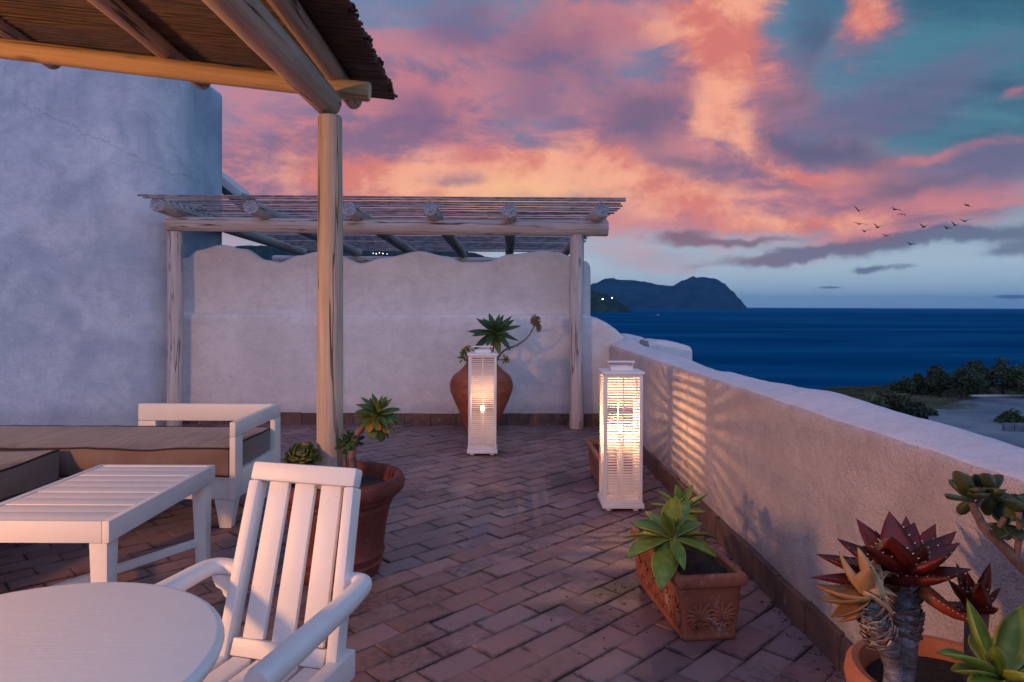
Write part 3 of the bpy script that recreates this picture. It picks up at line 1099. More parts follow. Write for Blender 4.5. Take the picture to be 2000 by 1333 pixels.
while x <= .775:
    h = interp(wave, x) + .003 * nz(x * 5, 8)
    yf = 7.255 + .006 * nz(x * 1.2, 9)
    ring = [(x, yf, 1.0)]
    for k in range(1, 7):
        z = 1.0 + (h - 1.0 - .05) * k / 6
        ring.append((x, yf + .007 * nz(x * 2, z * 2, 3), z))
    ring += [(x, yf + .006, h - .028), (x, yf + .022, h - .010), (x, yf + .045, h), (x, yf + .09, h), (x, yf + .115, h - .012), (x, yf + .13, h - .04), (x, yf + .135, 1.0)]
    rings.append([Vector(v) - BO for v in ring])
    x += 0.03
loft('upper_course', rings, MT['wall'], backw, closed=False, caps=False)
# plastered end pier just behind the right post
pier = []
for z in (1.05, 1.3, 1.5, 1.62, 1.68, 1.715, 1.735):
    k = 0.075 if z < 1.65 else 0.075 * math.sqrt(max(0.02, 1 - ((z - 1.65) / .09) ** 2))
    pier.append([Vector((.765 + k * math.cos(a) * 1.0, 7.31 + 0.085 * (k / .075) * math.sin(a), z)) - BO for a in [2 * math.pi * i / 16 for i in range(16)]])
loft('end_pier', pier, MT['wall'], backw)
x0 = -3.55
while x0 < 1.05:
    skirting_piece((x0, ZB + .0, 0), (min(x0 + .27, 1.06), ZB + .0, 0), backw, (0, -1, 0), th=0.022, h=0.122)
    x0 += 0.27

# house
HWX, HWY, HWY2, HH = -3.52, 6.86, 8.33, 3.83
house = thing('house', 'tall whitewashed house with smooth rounded corner on the left, behind the daybed', 'house', (-6, 7.5, 0))
HO = Vector((-6, 7.5, 0))
foot = [(-10, HWY)] + [(-10 + (HWX - .6 + 10) * k / 24, HWY) for k in range(1, 25)]
foot += [(HWX - .6 + .6 * math.sin(a), HWY + .6 - .6 * math.cos(a)) for a in [R(10 * k) for k in range(1, 10)]]
foot += [(HWX, HWY + .6 + (HWY2 - .08 - HWY - .6) * k / 8) for k in range(1, 9)]
foot += [(HWX - .08 + .08 * math.cos(a), HWY2 - .08 + .08 * math.sin(a)) for a in [R(22.5 * k) for k in range(1, 5)]]
foot += [(-10, HWY2)]
rings = []
for k in range(0, 27):
    z = -.3 + (HH - .06 + .3) * k / 26
    rings.append([Vector((x + .012 * nz(x * .8, z * .8, 2), y + .014 * nz(x * .7 + 4, z * .7, y), z)) - HO for x, y in foot])
for dz, ins in ((.035, .012), (.055, .04), (.06, .09)):
    rings.append([Vector((x - ins * (1 if x > -9.9 else 0), y + ins * (1 if y < 7.5 else -1), HH - .06 + dz)) - HO for x, y in foot])
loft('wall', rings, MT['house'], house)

# sloping slab peeping over the far pergola
s0, s1 = P(405, 326, 9.2), P(484, 388, 9.2)
rs = thing('roof_slab', 'small sloping white roof slab peeping out behind the right edge of the tall house', 'roof slab', tuple(s0))
beam('slab', (0, 0, 0), s1 - s0, 0.5, 0.10, MT['cap'], rs, 0.01)
beam('support', Vector((0.05, .1, -.13)), (s1 - s0) + Vector((0, .1, -.13)), 0.3, 0.14, MT['slat'], rs, 0.01)

# neighbouring terrace caps behind the parapet
def lump(name, label, cat, x0p, x1p, ytop, d, hgt, depth, group=None):
    a, b = P(x0p, ytop, d), P(x1p, ytop, d)
    wd = b.x - a.x
    th = thing(name, label, cat, ((a.x + b.x) / 2, d + depth / 2, a.z - hgt), 0, group)
    rings = []
    n_ = 26
    for i in range(n_ + 1):
        t = i / n_
        e = math.sin(math.pi * min(1, max(0, t))) ** 0.35 if 0 < t < 1 else 0.25
        zt = hgt * (0.80 + .2 * e) - hgt * 0.32 * t + 0.01 * nz(t * 4, x0p)
        y_ = depth / 2
        x_ = -wd / 2 + wd * t
        rings.append([(x_, -y_, -2.5), (x_, -y_, zt - .06), (x_, -y_ + .02, zt - .02), (x_, -y_ + .07, zt), (x_, y_ - .07, zt), (x_, y_ - .02, zt - .02), (x_, y_, zt - .06), (x_, y_, -2.5)])
    loft('wall_cap', rings, MT['cap'], th)
    return th


lump('neighbour_wall', 'small rounded white wall end beyond the far corner of the parapet', 'wall', 1216, 1262, 651, 8.1, .16, .35)
lump('neighbour_wall', 'longer rounded white wall cap just behind the parapet, right of the small wall end', 'wall', 1268, 1352, 662, 7.2, .20, .55)

# ------------------------------------------------------------------ sea, land, islands
SEA_Z = -31.0


def seamat():
    m, n, bs = mat_new('sea_water')
    v = pos(n)
    s = n.node('ShaderNodeSeparateXYZ')
    n.L.new(v, s.inputs[0])
    lg = n.m('MULTIPLY', n.m('LOGARITHM', n.m('MAXIMUM', s.outputs[1], 20.0), 2.718), 5.0)
    xx = n.m('DIVIDE', s.outputs[0], n.m('ADD', n.m('MULTIPLY', n.m('ABSOLUTE', s.outputs[1]), 0.9), 60.0))
    cb = n.node('ShaderNodeCombineXYZ', {0: xx, 1: lg, 2: 0.0}).outputs[0]
    a = n.noise(n.scale_vec(cb, (1.1, 0.9, 1)), 1.0, 3.5, 0.5, 0.6)
    b = n.noise(n.scale_vec(v, (0.02, 0.09, 1)), 1.0, 6, 0.65, 0.2)
    c = n.noise(n.scale_vec(v, (0.22, 0.7, 1)), 1.0, 5, 0.65)
    f = n.ramp(n.m('ADD', n.m('MULTIPLY', a, 0.92), n.m('ADD', n.m('MULTIPLY', b, 0.05), n.m('MULTIPLY', c, 0.03))), 0.38, 0.66)
    col = n.mix(f, (0.0010, 0.055, 0.140), (0.006, 0.098, 0.205))
    n.put(bs.inputs['Base Color'], col)
    bs.inputs['Roughness'].default_value = 0.9
    bs.inputs['Specular IOR Level'].default_value = 0.0
    bs.inputs['IOR'].default_value = 1.33
    bump(n, bs, n.m('ADD', b, c), 0.4, 0.6)
    return m


S_ = 40000
sea = obj('sea', [(-S_, -3000, SEA_Z), (S_, -3000, SEA_Z), (S_, S_, SEA_Z), (-S_, S_, SEA_Z)], [(0, 1, 2, 3)], seamat())
tag(sea, kind='structure')


def rockmat(name, c1, c2, sc):
    m, n, bs = mat_new(name)
    v = pos(n)
    a = n.noise(v, sc, 8, 0.65)
    n.put(bs.inputs['Base Color'], n.mix(n.ramp(a, 0.35, 0.65), c1, c2))
    bs.inputs['Roughness'].default_value = 0.95
    bs.inputs['Specular IOR Level'].default_value = 0.05
    bump(n, bs, a, 0.8, 60 if sc < 0.01 else 3)
    return m


def landform(name, sil, d, depth, mat, seed, nx=170, ny=26, amp=0.05):
    pts = [(P(a, b, d).x, P(a, b, d).z) for a, b in sil]
    x0, x1 = pts[0][0], pts[-1][0]
    V, F = [], []
    for i in range(nx + 1):
        x = x0 + (x1 - x0) * i / nx
        H = interp(pts, x) - SEA_Z
        for j in range(ny + 1):
            t = j / ny * 2 - 1
            bell = max(0, 1 - abs(t) ** 1.7)
            nn = nz(x / depth * 3 + seed, t * 2.0, 1) * .6 + nz(x / depth * 9, t * 6 + seed, 2) * .25 + nz(x / depth * 30, t * 16 + seed, 2) * .10
            hh = H * bell * (1 + nn * amp * (8 if abs(t) > .12 else 1.2)) if bell > 0 else 0
            V.append((x * (d + t * depth * (0.4 + 0.6 * min(1, H / 250))) / d + nn * depth * .004, d + t * depth * (0.4 + 0.6 * min(1, H / 250)), SEA_Z - 2 + max(0, min(hh, H * 1.02)) + (0 if bell == 0 else 2)))
    for i in range(nx):
        for j in range(ny):
            a = i * (ny + 1) + j
            F.append((a, a + ny + 1, a + ny + 2, a + 1))
    o = obj(name, V, F, mat, None, True)
    return tag(o, kind='structure')


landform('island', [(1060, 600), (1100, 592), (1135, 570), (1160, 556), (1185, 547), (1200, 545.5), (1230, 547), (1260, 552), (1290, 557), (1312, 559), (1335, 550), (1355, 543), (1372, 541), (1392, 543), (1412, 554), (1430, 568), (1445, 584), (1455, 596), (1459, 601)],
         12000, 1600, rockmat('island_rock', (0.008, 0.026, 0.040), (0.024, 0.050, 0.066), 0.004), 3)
landform('headland', [(300, 500), (500, 486), (640, 482), (740, 484), (850, 488), (915, 492), (980, 512), (1060, 540), (1130, 560), (1158, 567), (1180, 575), (1200, 582), (1210, 592), (1222, 598), (1231, 602), (1234, 609)],
         4000, 520, rockmat('headland_rock', (0.010, 0.018, 0.016), (0.04, 0.055, 0.04), 0.02), 8, 220, 30, 0.09)

lit = emit('far_lamp', (0.85, 0.93, 1.0), 14)
lamp_warm = emit('far_lamp_warm', (1.0, 0.85, 0.7), 3.5)


def far_light(x, y, d, r_, label, mat, group=None):
    c = P(x, y, d)
    th = thing('hillside_lamp', label, 'lamp', (c.x, c.y, c.z - 8), 0, group)
    bm = bmesh.new()
    bmesh.ops.create_icosphere(bm, subdivisions=2, radius=r_)
    bmesh.ops.translate(bm, verts=bm.verts, vec=(0, 0, 8))
    from_bm('lamp_globe', bm, mat, th, True)
    tube('lamp_pole', [(0, 0, -30), (0, 0, 8)], .5, MT['metal'], th, 6)
    return th


far_light(1177, 584.5, 3380, 2.9, 'bright white lamp on the dark headland, left one of the two', lit)
far_light(1195.5, 582.5, 3380, 2.4, 'smaller white lamp on the dark headland, right one of the two, nearer its tip', lit)
for k, (a, b, s) in enumerate([(729, 495, 2.2), (735, 496, 2.8), (741, 494.5, 2.2), (748, 495.5, 2.6), (756, 496.5, 2.0)]):
    far_light(a, b, 3350, s, ['leftmost', 'second from the left', 'middle', 'second from the right', 'rightmost'][k] + ' of the tiny village lights under the slatted pergola', lamp_warm, 'village lights on the hillside')

# motor boat and its wake
bc = P(1285, 614.6, 2560)
boat = thing('motor_boat', 'tiny white motor boat leaving a pale wake on the sea below the big island', 'boat', (bc.x, bc.y, SEA_Z), R(15))
hull = []
for x_, wd, zt in ((-6, 2.0, 1.7), (-2, 2.2, 1.7), (2, 2.0, 1.9), (5, 1.1, 2.3), (7, .1, 2.6)):
    hull.append([(x_, -wd * .6, -.3), (x_, wd * .6, -.3), (x_, wd, zt), (x_, -wd, zt)])
loft('hull', hull, MT['cap'], boat, smooth=False)
bx('cabin', -3, 2, -1.3, 1.3, 1.75, 3.6, MT['cap'], boat, .2)
wk = obj('wake', [(bc.x - 7, bc.y - 3, SEA_Z + .06), (bc.x - 7, bc.y + 3, SEA_Z + .06), (bc.x - 32, bc.y - 6, SEA_Z + .06), (bc.x - 32, bc.y - 24, SEA_Z + .06)], [(0, 1, 2, 3)], plain('foam', (0.25, 0.33, 0.42), (0.5, 0.6, 0.7), scale=.1, bstr=0))
tag(wk, kind='structure')

# land below the terrace
def land_h(x, y):
    edge = 23.5 + (y - 36) * 0.17 + 2.0 * nz(x * .05, y * .12, 2)
    s = x - edge
    far = 63 + 0.12 * (x - 30) - y
    near = y + 25
    s = min(s, far)
    if x < 6:
        s = max(s, 6 - abs(y - 2) * .35 - max(0, -x - 12))
    h = -6.0
    if s < 0:
        h = -6 - min(27.0, (-s) * 1.0 + 0.6 * s * nz(x * .1, y * .1, 5))
    return h + 0.18 * nz(x * .15, y * .15) + .08 * nz(x * .6, y * .6)


V, F = [], []
NX, NY = 120, 90
for i in range(NX + 1):
    for j in range(NY + 1):
        x = -40 + 150 * i / NX
        y = -30 + 125 * j / NY
        V.append((x, y, land_h(x, y)))
for i in range(NX):
    for j in range(NY):
        a = i * (NY + 1) + j
        F.append((a, a + NY + 1, a + NY + 2, a + 1))
ground = obj('ground', V, F, rockmat('dry_ground', (0.035, 0.045, 0.025), (0.11, 0.10, 0.06), 0.9), None, True)
tag(ground, kind='structure')

# pale paved yard on that land
pav = plain('pale_paving', (0.085, 0.115, 0.15), (0.19, 0.22, 0.25), scale=.22, rough=0.85, bstr=0.3, bscale=3, bdist=.05)
pts = [G(1812, 812, -5.8), G(1835, 795, -5.8), G(1880, 783, -5.8), G(1920, 775, -5.8), G(2100, 770, -5.8), G(2300, 900, -5.8), G(2000, 1050, -5.8), G(1880, 960, -5.8), G(1822, 850, -5.8)]
yard = obj('pavement', [Vector(p) for p in pts], [tuple(range(len(pts)))], pav)
tag(yard, kind='structure')
# strips of kerb / steps on the yard
a, b = G(1895, 776, -5.8), G(2080, 774, -5.8)
kb = thing('kerb', 'long low pale kerb of the paved yard in front of the dark trees', 'kerb', tuple(a))
beam('kerb_stone', (0, 0, .1), (b - a) + Vector((0, 0, .1)), .3, .14, MT['cap'], kb, .03)
a, b = G(1945, 838, -5.8), G(2080, 842, -5.8)
MT['yard'] = plain('yard_stone', (0.08, 0.10, 0.13), (0.16, 0.19, 0.23), scale=1.5)
pl = thing('stone_planter', 'low pale stone planter box full of small dark plants in the paved yard', 'planter', tuple(a))
nb = 7
for k in range(nb):
    c0 = (b - a) * (k / nb)
    c1 = (b - a) * ((k + .97) / nb)
    hh = .42 + .08 * rg.random()
    beam('stone', c0 + Vector((0, -.6, hh / 2)), c1 + Vector((0, -.6, hh / 2)), .35, hh, MT['yard'], pl, .06)


def leaf_cloud(name, clumps, nleaf, size, mat, parent, seed):
    rr = random.Random(seed)
    V, F = [], []
    for _ in range(nleaf):
        cx, cy, cz, rx, ry, rz = rr.choice(clumps)
        u = Vector((rr.gauss(0, 1), rr.gauss(0, 1), rr.gauss(0, 1))).normalized()
        q = rr.random() ** 0.4 * (1 + .25 * mnoise.noise(u * 2.2 + Vector((cx, cy, cz))))
        c = Vector((cx + u.x * rx * q, cy + u.y * ry * q, cz + u.z * rz * q))
        d1 = Vector((rr.gauss(0, 1), rr.gauss(0, 1), rr.gauss(0, 1))).normalized()
        d2 = d1.cross(Vector((rr.gauss(0, 1), rr.gauss(0, 1), rr.gauss(0, 1)))).normalized()
        s = size * rr.uniform(.6, 1.4)
        b0 = len(V)
        V += [c - d1 * s, c + d2 * s * .5, c + d1 * s, c - d2 * s * .5]
        F.append((b0, b0 + 1, b0 + 2, b0 + 3))
    return obj(name, V, F, mat, parent)


def tree(xp, ytop, ybase, wpx, d, label, seed, group=None, cat='tree', name='pine_tree', mat='tree_leaf', lean=0.0):
    b = P(xp, ybase, d)
    top = P(xp, ytop, d)
    H = top.z - b.z
    Wd = wpx / FPX * d
    rr = random.Random(seed)
    th = thing(name, label, cat, (b.x, b.y, b.z), 0, group)
    lv = H * .22
    tube('trunk', smooth_path([(0, 0, -.4), (.05 * H, 0, H * .25), (lean * H, 0.05, H * .55), (lean * H, 0, H * .8)], 4), [.13 - .004 * k for k in range(13)], MT['trunk'], th, 8)
    cl = []
    for k in range(11):
        a = rr.uniform(0, 2 * math.pi)
        q = rr.random() ** .5
        x_, y_ = math.cos(a) * q * Wd * .36, math.sin(a) * q * Wd * .36
        zz = H * (.3 + .5 * rr.random() * (1.15 - q * .6))
        s = Wd * rr.uniform(.13, .24)
        cl.append((x_ + lean * H, y_, zz, s, s, s * .8))
    cl.append((0, 0, H * .78, Wd * .16, Wd * .16, H * .2))
    cl.append((0, 0, H * .35, Wd * .4, Wd * .3, H * .3))
    leaf_cloud('crown', cl, 2600, .11, MT[mat], th, seed)
    return th


tree(1762, 742, 772, 52, 55, 'leftmost and smallest of the dark trees on the bluff beyond the parapet', 1, 'dark trees on the bluff')
tree(1792, 728, 774, 62, 56, 'dark tree second from the left on the bluff, just taller than the smallest one', 2, 'dark trees on the bluff')
tree(1832, 711, 776, 78, 55, 'dark bushy tree with a pointed left shoulder, third from the left on the bluff', 3, 'dark trees on the bluff')
tree(1878, 716, 778, 88, 53, 'dark spreading tree in the dip of the tree line on the bluff', 4, 'dark trees on the bluff')
tree(1905, 699, 778, 96, 56, 'tall dark tree right of the dip in the tree line on the bluff', 5, 'dark trees on the bluff')
tree(1955, 695, 779, 100, 55, 'tallest dark tree on the bluff, near the right edge of the photo', 6, 'dark trees on the bluff')
tree(2010, 702, 780, 110, 54, 'dark tree with greener top cut by the right edge of the photo', 7, 'dark trees on the bluff', mat='tree_leaf2')
tree(2085, 700, 785, 110, 54, 'dark tree standing just past the right edge of the photo beside the greener one', 9, 'dark trees on the bluff')
tree(1795, 783, 822, 66, 45, 'round dark green bush just above the parapet below the dry bank', 12, None, 'bush', 'round_bush')
tree(1742, 763, 800, 80, 47, 'olive green low shrub on the left tip of the bluff', 13, None, 'bush', 'low_shrub', 'tree_leaf2')
tree(1700, 776, 806, 60, 46, 'thin grey green shrub peeping over the parapet at the far left of the bluff', 14, None, 'bush', 'low_shrub', 'tree_leaf2')
tree(1975, 806, 842, 84, 42.5, 'small dark plants crowded in the low pale stone planter of the yard', 15, None, 'plant', 'yard_plant')
# dry grass on the bank
V, F = [], []
rr = random.Random(3)
for _ in range(9000):
    q = G(rr.uniform(1690, 1910), rr.uniform(768, 806), -6)
    if q.y > 62:
        continue
    s = rr.uniform(.12, .38)
    dx, dy = rr.uniform(-.12, .12), rr.uniform(-.1, .1)
    z = land_h(q.x, q.y)
    b0 = len(V)
    V += [(q.x - .035, q.y, z), (q.x + .035, q.y, z), (q.x + dx, q.y + dy, z + s)]
    F.append((b0, b0 + 1, b0 + 2))
grass = obj('dry_grass', V, F, plain('dry_grass', (0.05, 0.06, 0.03), (0.14, 0.13, 0.08), scale=.8, bstr=0))
tag(grass, 'dry grass and scrub on the bank left of the paved yard', 'grass', kind='stuff')

# ------------------------------------------------------------------ far pergola over the back wall
fp = thing('slatted_pergola', 'white weathered log pergola with thin slats on top, standing over the wavy back wall', 'pergola', (-1.1, 7.0, 0))
FO = Vector((-1.1, 7.0, 0))
lp = G(341, 831)
rpz = 7.0
rpx = P(1126, 600, rpz).x
log('post', Vector((P(342, 600, 6.99).x, 6.99, 0)) - FO, Vector((P(342, 600, 6.99).x, 6.99, 2.0)) - FO, .078, .074, MT['log'], fp, 3, endmat=MT['end'])
log('post', Vector((P(1126, 600, rpz).x, rpz, 0)) - FO, Vector((P(1127, 600, rpz).x, rpz, 2.0)) - FO, .074, .070, MT['log'], fp, 5, endmat=MT['end'])
log('beam', P(324, 437.5, 6.98) - FO, P(1187, 447.5, 6.98) - FO, .073, .080, MT['log'], fp, 7, endmat=MT['end'])
RAFT = [(306, 399), (488, 403), (680, 408), (840, 408), (997, 410), (1176, 410)]
for k, (a, b) in enumerate(RAFT):
    q0 = P(a, b, 6.56)
    q1 = Vector((q0.x - .03 + (0.0 if k else -.02), 11.35, q0.z - .085))
    log('rafter', q0 - FO, q1 - FO, .074, .066, MT['log'], fp, 10 + k, endmat=MT['end'])
log('beam', Vector((-3.9, 11.15, 1.985)) - FO, Vector((1.1, 11.15, 1.965)) - FO, .075, .075, MT['log'], fp, 31, endmat=MT['end'])
log('post', Vector((-3.8, 11.15, -3)) - FO, Vector((-3.8, 11.15, 2.03)) - FO, .075, .075, MT['log'], fp, 32)
log('post', Vector((.95, 11.15, -3)) - FO, Vector((.95, 11.15, 2.0)) - FO, .075, .075, MT['log'], fp, 33)
yy = 6.44
k = 0
zt0 = P(1000, 388, 6.44).z
while yy < 11.6:
    rr_ = random.Random(100 + k)
    zt = zt0 - (yy - 6.44) * 0.020
    xr = 1.09 + rr_.uniform(-.03, .02) - (yy - 6.44) * .01
    xl = -3.53 + rr_.uniform(-.03, .03)
    wv = rr_.uniform(-.002, .002)
    mid = (xl + xr) / 2
    zl = zt + .012
    # hand split laths, slightly bent: three stations
    rings = []
    for x_ in (xl, xl + 1.1, mid, xr - 1.2, xr):
        dz = .004 * nz(x_ * 2, k * 3.1)
        dy = .008 * nz(x_ * 1.5, k * 1.7, 3)
        tt = .0075 if yy < 8.5 else .0068
        zc = zt + (xr - x_) * 0.0035 + dz
        rings.append([Vector((x_, yy + dy - .017, zc - tt)) - FO, Vector((x_, yy + dy + .017, zc - tt + wv)) - FO, Vector((x_, yy + dy + .017, zc + tt + wv)) - FO, Vector((x_, yy + dy - .017, zc + tt)) - FO])
    loft('slat', rings, MT['slat'], fp, smooth=False)
    yy += 0.145 if k else 0.12
    k += 1

# ------------------------------------------------------------------ near pergola with reed roof
npg = thing('reed_pergola', 'log pergola with brown reed mat roof, its post rising from the big red pot', 'pergola', (-.853, 3.2, 0))
NO = Vector((-.853, 3.2, 0))
PX = P(645.5, 600, 3.2).x
log('post', Vector((PX, 3.2, 0)) - NO, Vector((PX - .005, 3.2, 2.135)) - NO, .0615, .0570, MT['log_near'], npg, 2, 28, endmat=MT['end_near'], bow=.003)
bm_end = P(643, 205, 3.27)
log('main_beam', Vector((bm_end.x - .02, -.7, bm_end.z + .01)) - NO, bm_end - NO, .068, .066, MT['log_near'], npg, 4, 28, endmat=MT['end_near'], bow=.004)
cb1 = P(723, 180, 3.36)
cb0 = P(0, 94.5, 3.24)
dirc = (cb0 - cb1).normalized()
log('cross_beam', cb1 + dirc * 3.1 - NO, cb1 - NO, .047, .048, MT['log_honey'], npg, 6, 24, endmat=MT['end_near'], bow=.003)
ends = [P(691, 200, 3.8), P(398, 160, 3.76), P(106, 120, 3.74), P(-190, 85, 3.72)]
start = [P(552, 0, 2.55), P(200, 0, 2.74), P(0, 50, 3.22), None]
for k in range(4):
    e = ends[k]
    if start[k] is not None:
        dxy = (start[k].x - e.x) / (e.y - start[k].y)
    else:
        dxy = .05
    s = Vector((e.x + dxy * (e.y + .5), -.5, e.z + .0))
    log('rafter', s - NO, e - NO, .052, .047, MT['log_near'], npg, 20 + k, 20, endmat=MT['end_near'], bow=.004)
# reed mat: hundreds of thin canes, joined
zr = ends[0].z + .052
slope = -dirc.z / abs(dirc.x)


def reeds(layer):
    rr = random.Random(40 + layer)
    V, F = [], []
    yy = -.55
    grp = 0
    xe = -.60
    cnt = 0
    while yy < 3.86:
        if cnt % 5 == 0:
            xe = -.575 - (yy) * .022 + rr.uniform(-.022, .012)
        cnt += 1
        xr = xe + rr.uniform(-.008, .008)
        xl = -3.6
        r_ = rr.uniform(.0048, .0085)
        zoff = zr + layer * .013 + rr.uniform(-.003, .003)
        xs = [xr, xr - .5, -1.6 + rr.uniform(-.2, .2), -2.3 + rr.uniform(-.2, .2), xl]
        b0 = len(V)
        sag = rr.uniform(-.004, .004)
        for i_, x_ in enumerate(xs):
            z_ = zoff + (-.884 - x_) * slope_abs + sag * (i_ % 2) + rr.uniform(-.0015, .0015)
            y_ = yy + rr.uniform(-.003, .003) + (-.7 - x_) * -.03
            for a in range(6):
                an = a * math.pi / 3
                V.append(Vector((x_, y_ + r_ * math.cos(an), z_ + r_ * math.sin(an))) - NO)
        for i_ in range(len(xs) - 1):
            for a in range(6):
                c = (a + 1) % 6
                F.append((b0 + i_ * 6 + a, b0 + i_ * 6 + c, b0 + i_ * 6 + 6 + c, b0 + i_ * 6 + 6 + a))
        F.append(tuple(b0 + a for a in range(6)))
        yy += r_ * 1.75 + rr.uniform(0, .0018)
    return V, F


slope_abs = abs(dirc.z / dirc.x)
V, F = [], []
for lay in (0, 1, 2):
    v, f = reeds(lay)
    b0 = len(V)
    V += v
    F += [tuple(q + b0 for q in ff) for ff in f]
rm = obj('reed_mat', V, F, MT['reed'], npg)
tag(rm, kind='stuff')

# ------------------------------------------------------------------ sea air
hz = bx('haze', -42000, 42000, -3500, 42000, SEA_Z - 4, 640, None, None, 0)
hm = bpy.data.materials.new('haze_air')
hm.use_nodes = True
hm.node_tree.nodes.clear()
pv = hm.node_tree.nodes.new('ShaderNodeVolumePrincipled')
pv.inputs['Color'].default_value = (0.14, 0.50, 1.0, 1)
pv.inputs['Density'].default_value = 2.2e-5
pv.inputs['Anisotropy'].default_value = 0.0
ho_ = hm.node_tree.nodes.new('ShaderNodeOutputMaterial')
hm.node_tree.links.new(pv.outputs[0], ho_.inputs['Volume'])
hz.data.materials.append(hm)
tag(hz, 'thin blue evening haze over the sea', kind='stuff')

# crumbs of earth and dry leaf bits lying along the skirting and between the pots
rq = random.Random(77)
V, F = [], []
for _ in range(520):
    k = rq.random()
    if k < .55:
        y = rq.uniform(1.8, 6.9)
        x = skx(y) - abs(rq.gauss(0, .05)) - .004
    elif k < .75:
        q = G(rq.gauss(1270, 50), rq.gauss(1000, 22))
        x, y = q.x, q.y
    elif k < .85:
        q = G(rq.gauss(1240, 60), rq.gauss(1160, 30))
        x, y = q.x, q.y
    else:
        x, y = rq.uniform(-1.2, .9), rq.uniform(2.2, 6.8)
    if x > skx(y) - .002:
        continue
    s_ = rq.uniform(.0015, .0055)
    a = rq.uniform(0, 6.28)
    l_ = s_ * rq.uniform(1, 2.6)
    c = Vector((x, y, .0005))
    d1 = Vector((math.cos(a), math.sin(a), 0)) * l_
    d2 = Vector((-math.sin(a), math.cos(a), 0)) * s_
    b0 = len(V)
    V += [c + d1, c + d2, c - d1, c - d2, c + Vector((0, 0, s_ * .9))]
    F += [(b0, b0 + 1, b0 + 4), (b0 + 1, b0 + 2, b0 + 4), (b0 + 2, b0 + 3, b0 + 4), (b0 + 3, b0, b0 + 4)]
db = obj('crumbs', V, F, plain('crumb', (0.02, 0.012, 0.010), (0.07, 0.04, 0.03), rough=.9, bstr=0))
tag(db, 'crumbs of earth and dry leaf bits scattered on the brick floor and along the skirting', 'debris', kind='stuff')

# ================================================================== OBJECTS
PROF = {
    'agave': [(0, .34), (.12, .46), (.3, .80), (.48, 1.0), (.64, .93), (.78, .66), (.90, .32), (.97, .09), (1.0, .012)],
    'sword': [(0, .70), (.15, .85), (.35, 1.0), (.55, .93), (.72, .70), (.86, .40), (.95, .15), (1.0, .012)],
    'aloe': [(0, .80), (.12, 1.0), (.28, .98), (.45, .84), (.62, .63), (.78, .41), (.91, .18), (1.0, .015)],
    'spoon': [(0, .22), (.2, .34), (.45, .62), (.68, .93), (.84, 1.0), (.94, .70), (1.0, .10)],
    'jade': [(0, .25), (.15, .62), (.4, 1.0), (.65, 1.0), (.85, .7), (.96, .36), (1.0, .08)],
}


def leaf(base, az, el, L, W, mat, parent, curve=0.0, thick=.012, prof='agave', fold=.25, twist=0.0, name='leaf', teeth=0, side=0.0):
    base = Vector(base)
    pr = PROF[prof]
    V, F, U = [], [], []
    p = base.copy()
    t0 = 0
    centers = []
    for (t, wv) in pr:
        e = el + curve * t
        a = az + side * t
        if t > 0:
            d = Vector((math.cos(e) * math.cos(a), math.cos(e) * math.sin(a), math.sin(e)))
            p = p + d * L * (t - t0)
        else:
            d = Vector((math.cos(e) * math.cos(a), math.cos(e) * math.sin(a), math.sin(e)))
        t0 = t
        s = Vector((-math.sin(a), math.cos(a), 0))
        u = s.cross(d) * -1
        tw = twist * t
        s2 = s * math.cos(tw) + u * math.sin(tw)
        u2 = u * math.cos(tw) - s * math.sin(tw)
        hw = W * wv / 2
        up = fold * hw
        th = thick * min(1, wv * 1.3 + .05)
        ring = [p - s2 * hw + u2 * up, p - s2 * hw * .45 + u2 * up * .18, p + s2 * hw * .45 + u2 * up * .18, p + s2 * hw + u2 * up,
                p + s2 * hw * .5 - u2 * th * .8, p - s2 * hw * .5 - u2 * th * .8]
        V += ring
        U += [(0, t), (.3, t), (.7, t), (1, t), (.72, t), (.28, t)]
        centers.append((p.copy(), s2, u2, hw, up, d))
    n = 6
    for i in range(len(pr) - 1):
        for j in range(n):
            k = (j + 1) % n
            F.append((i * n + j, (i + 1) * n + j, (i + 1) * n + k, i * n + k))
    F.append(tuple(range(n)))
    o = obj(name, V, F, mat, parent, True, U)
    if teeth:
        tv, tf = [], []
        for q in range(teeth):
            t = .12 + .76 * q / teeth
            f = t * (len(pr) - 1)
            i = 0
            while i < len(pr) - 2 and pr[i + 1][0] < t:
                i += 1
            w_ = (t - pr[i][0]) / (pr[i + 1][0] - pr[i][0])
            for sg in (-1, 1):
                a_, b_ = centers[i], centers[i + 1]
                pp = a_[0].lerp(b_[0], w_)
                hw = a_[3] + (b_[3] - a_[3]) * w_
                up = a_[4] + (b_[4] - a_[4]) * w_
                e_ = pp + a_[1] * sg * hw + a_[2] * up
                b0 = len(tv)
                k_ = .0017
                tv += [e_ + a_[5] * k_, e_ - a_[5] * k_, e_ - a_[2] * k_ * 1.2, e_ + a_[1] * sg * .0045 + a_[5] * .002 + a_[2] * .001]
                tf += [(b0, b0 + 1, b0 + 3), (b0 + 1, b0 + 2, b0 + 3), (b0 + 2, b0, b0 + 3)]
        to = obj('teeth', tv, tf, MT['thorn'], o)
        tag(to, kind='stuff')
    return o


MT['thorn'] = plain('thorn_pale', (0.60, 0.50, 0.34), (0.7, 0.62, 0.45), rough=0.5, bstr=0)


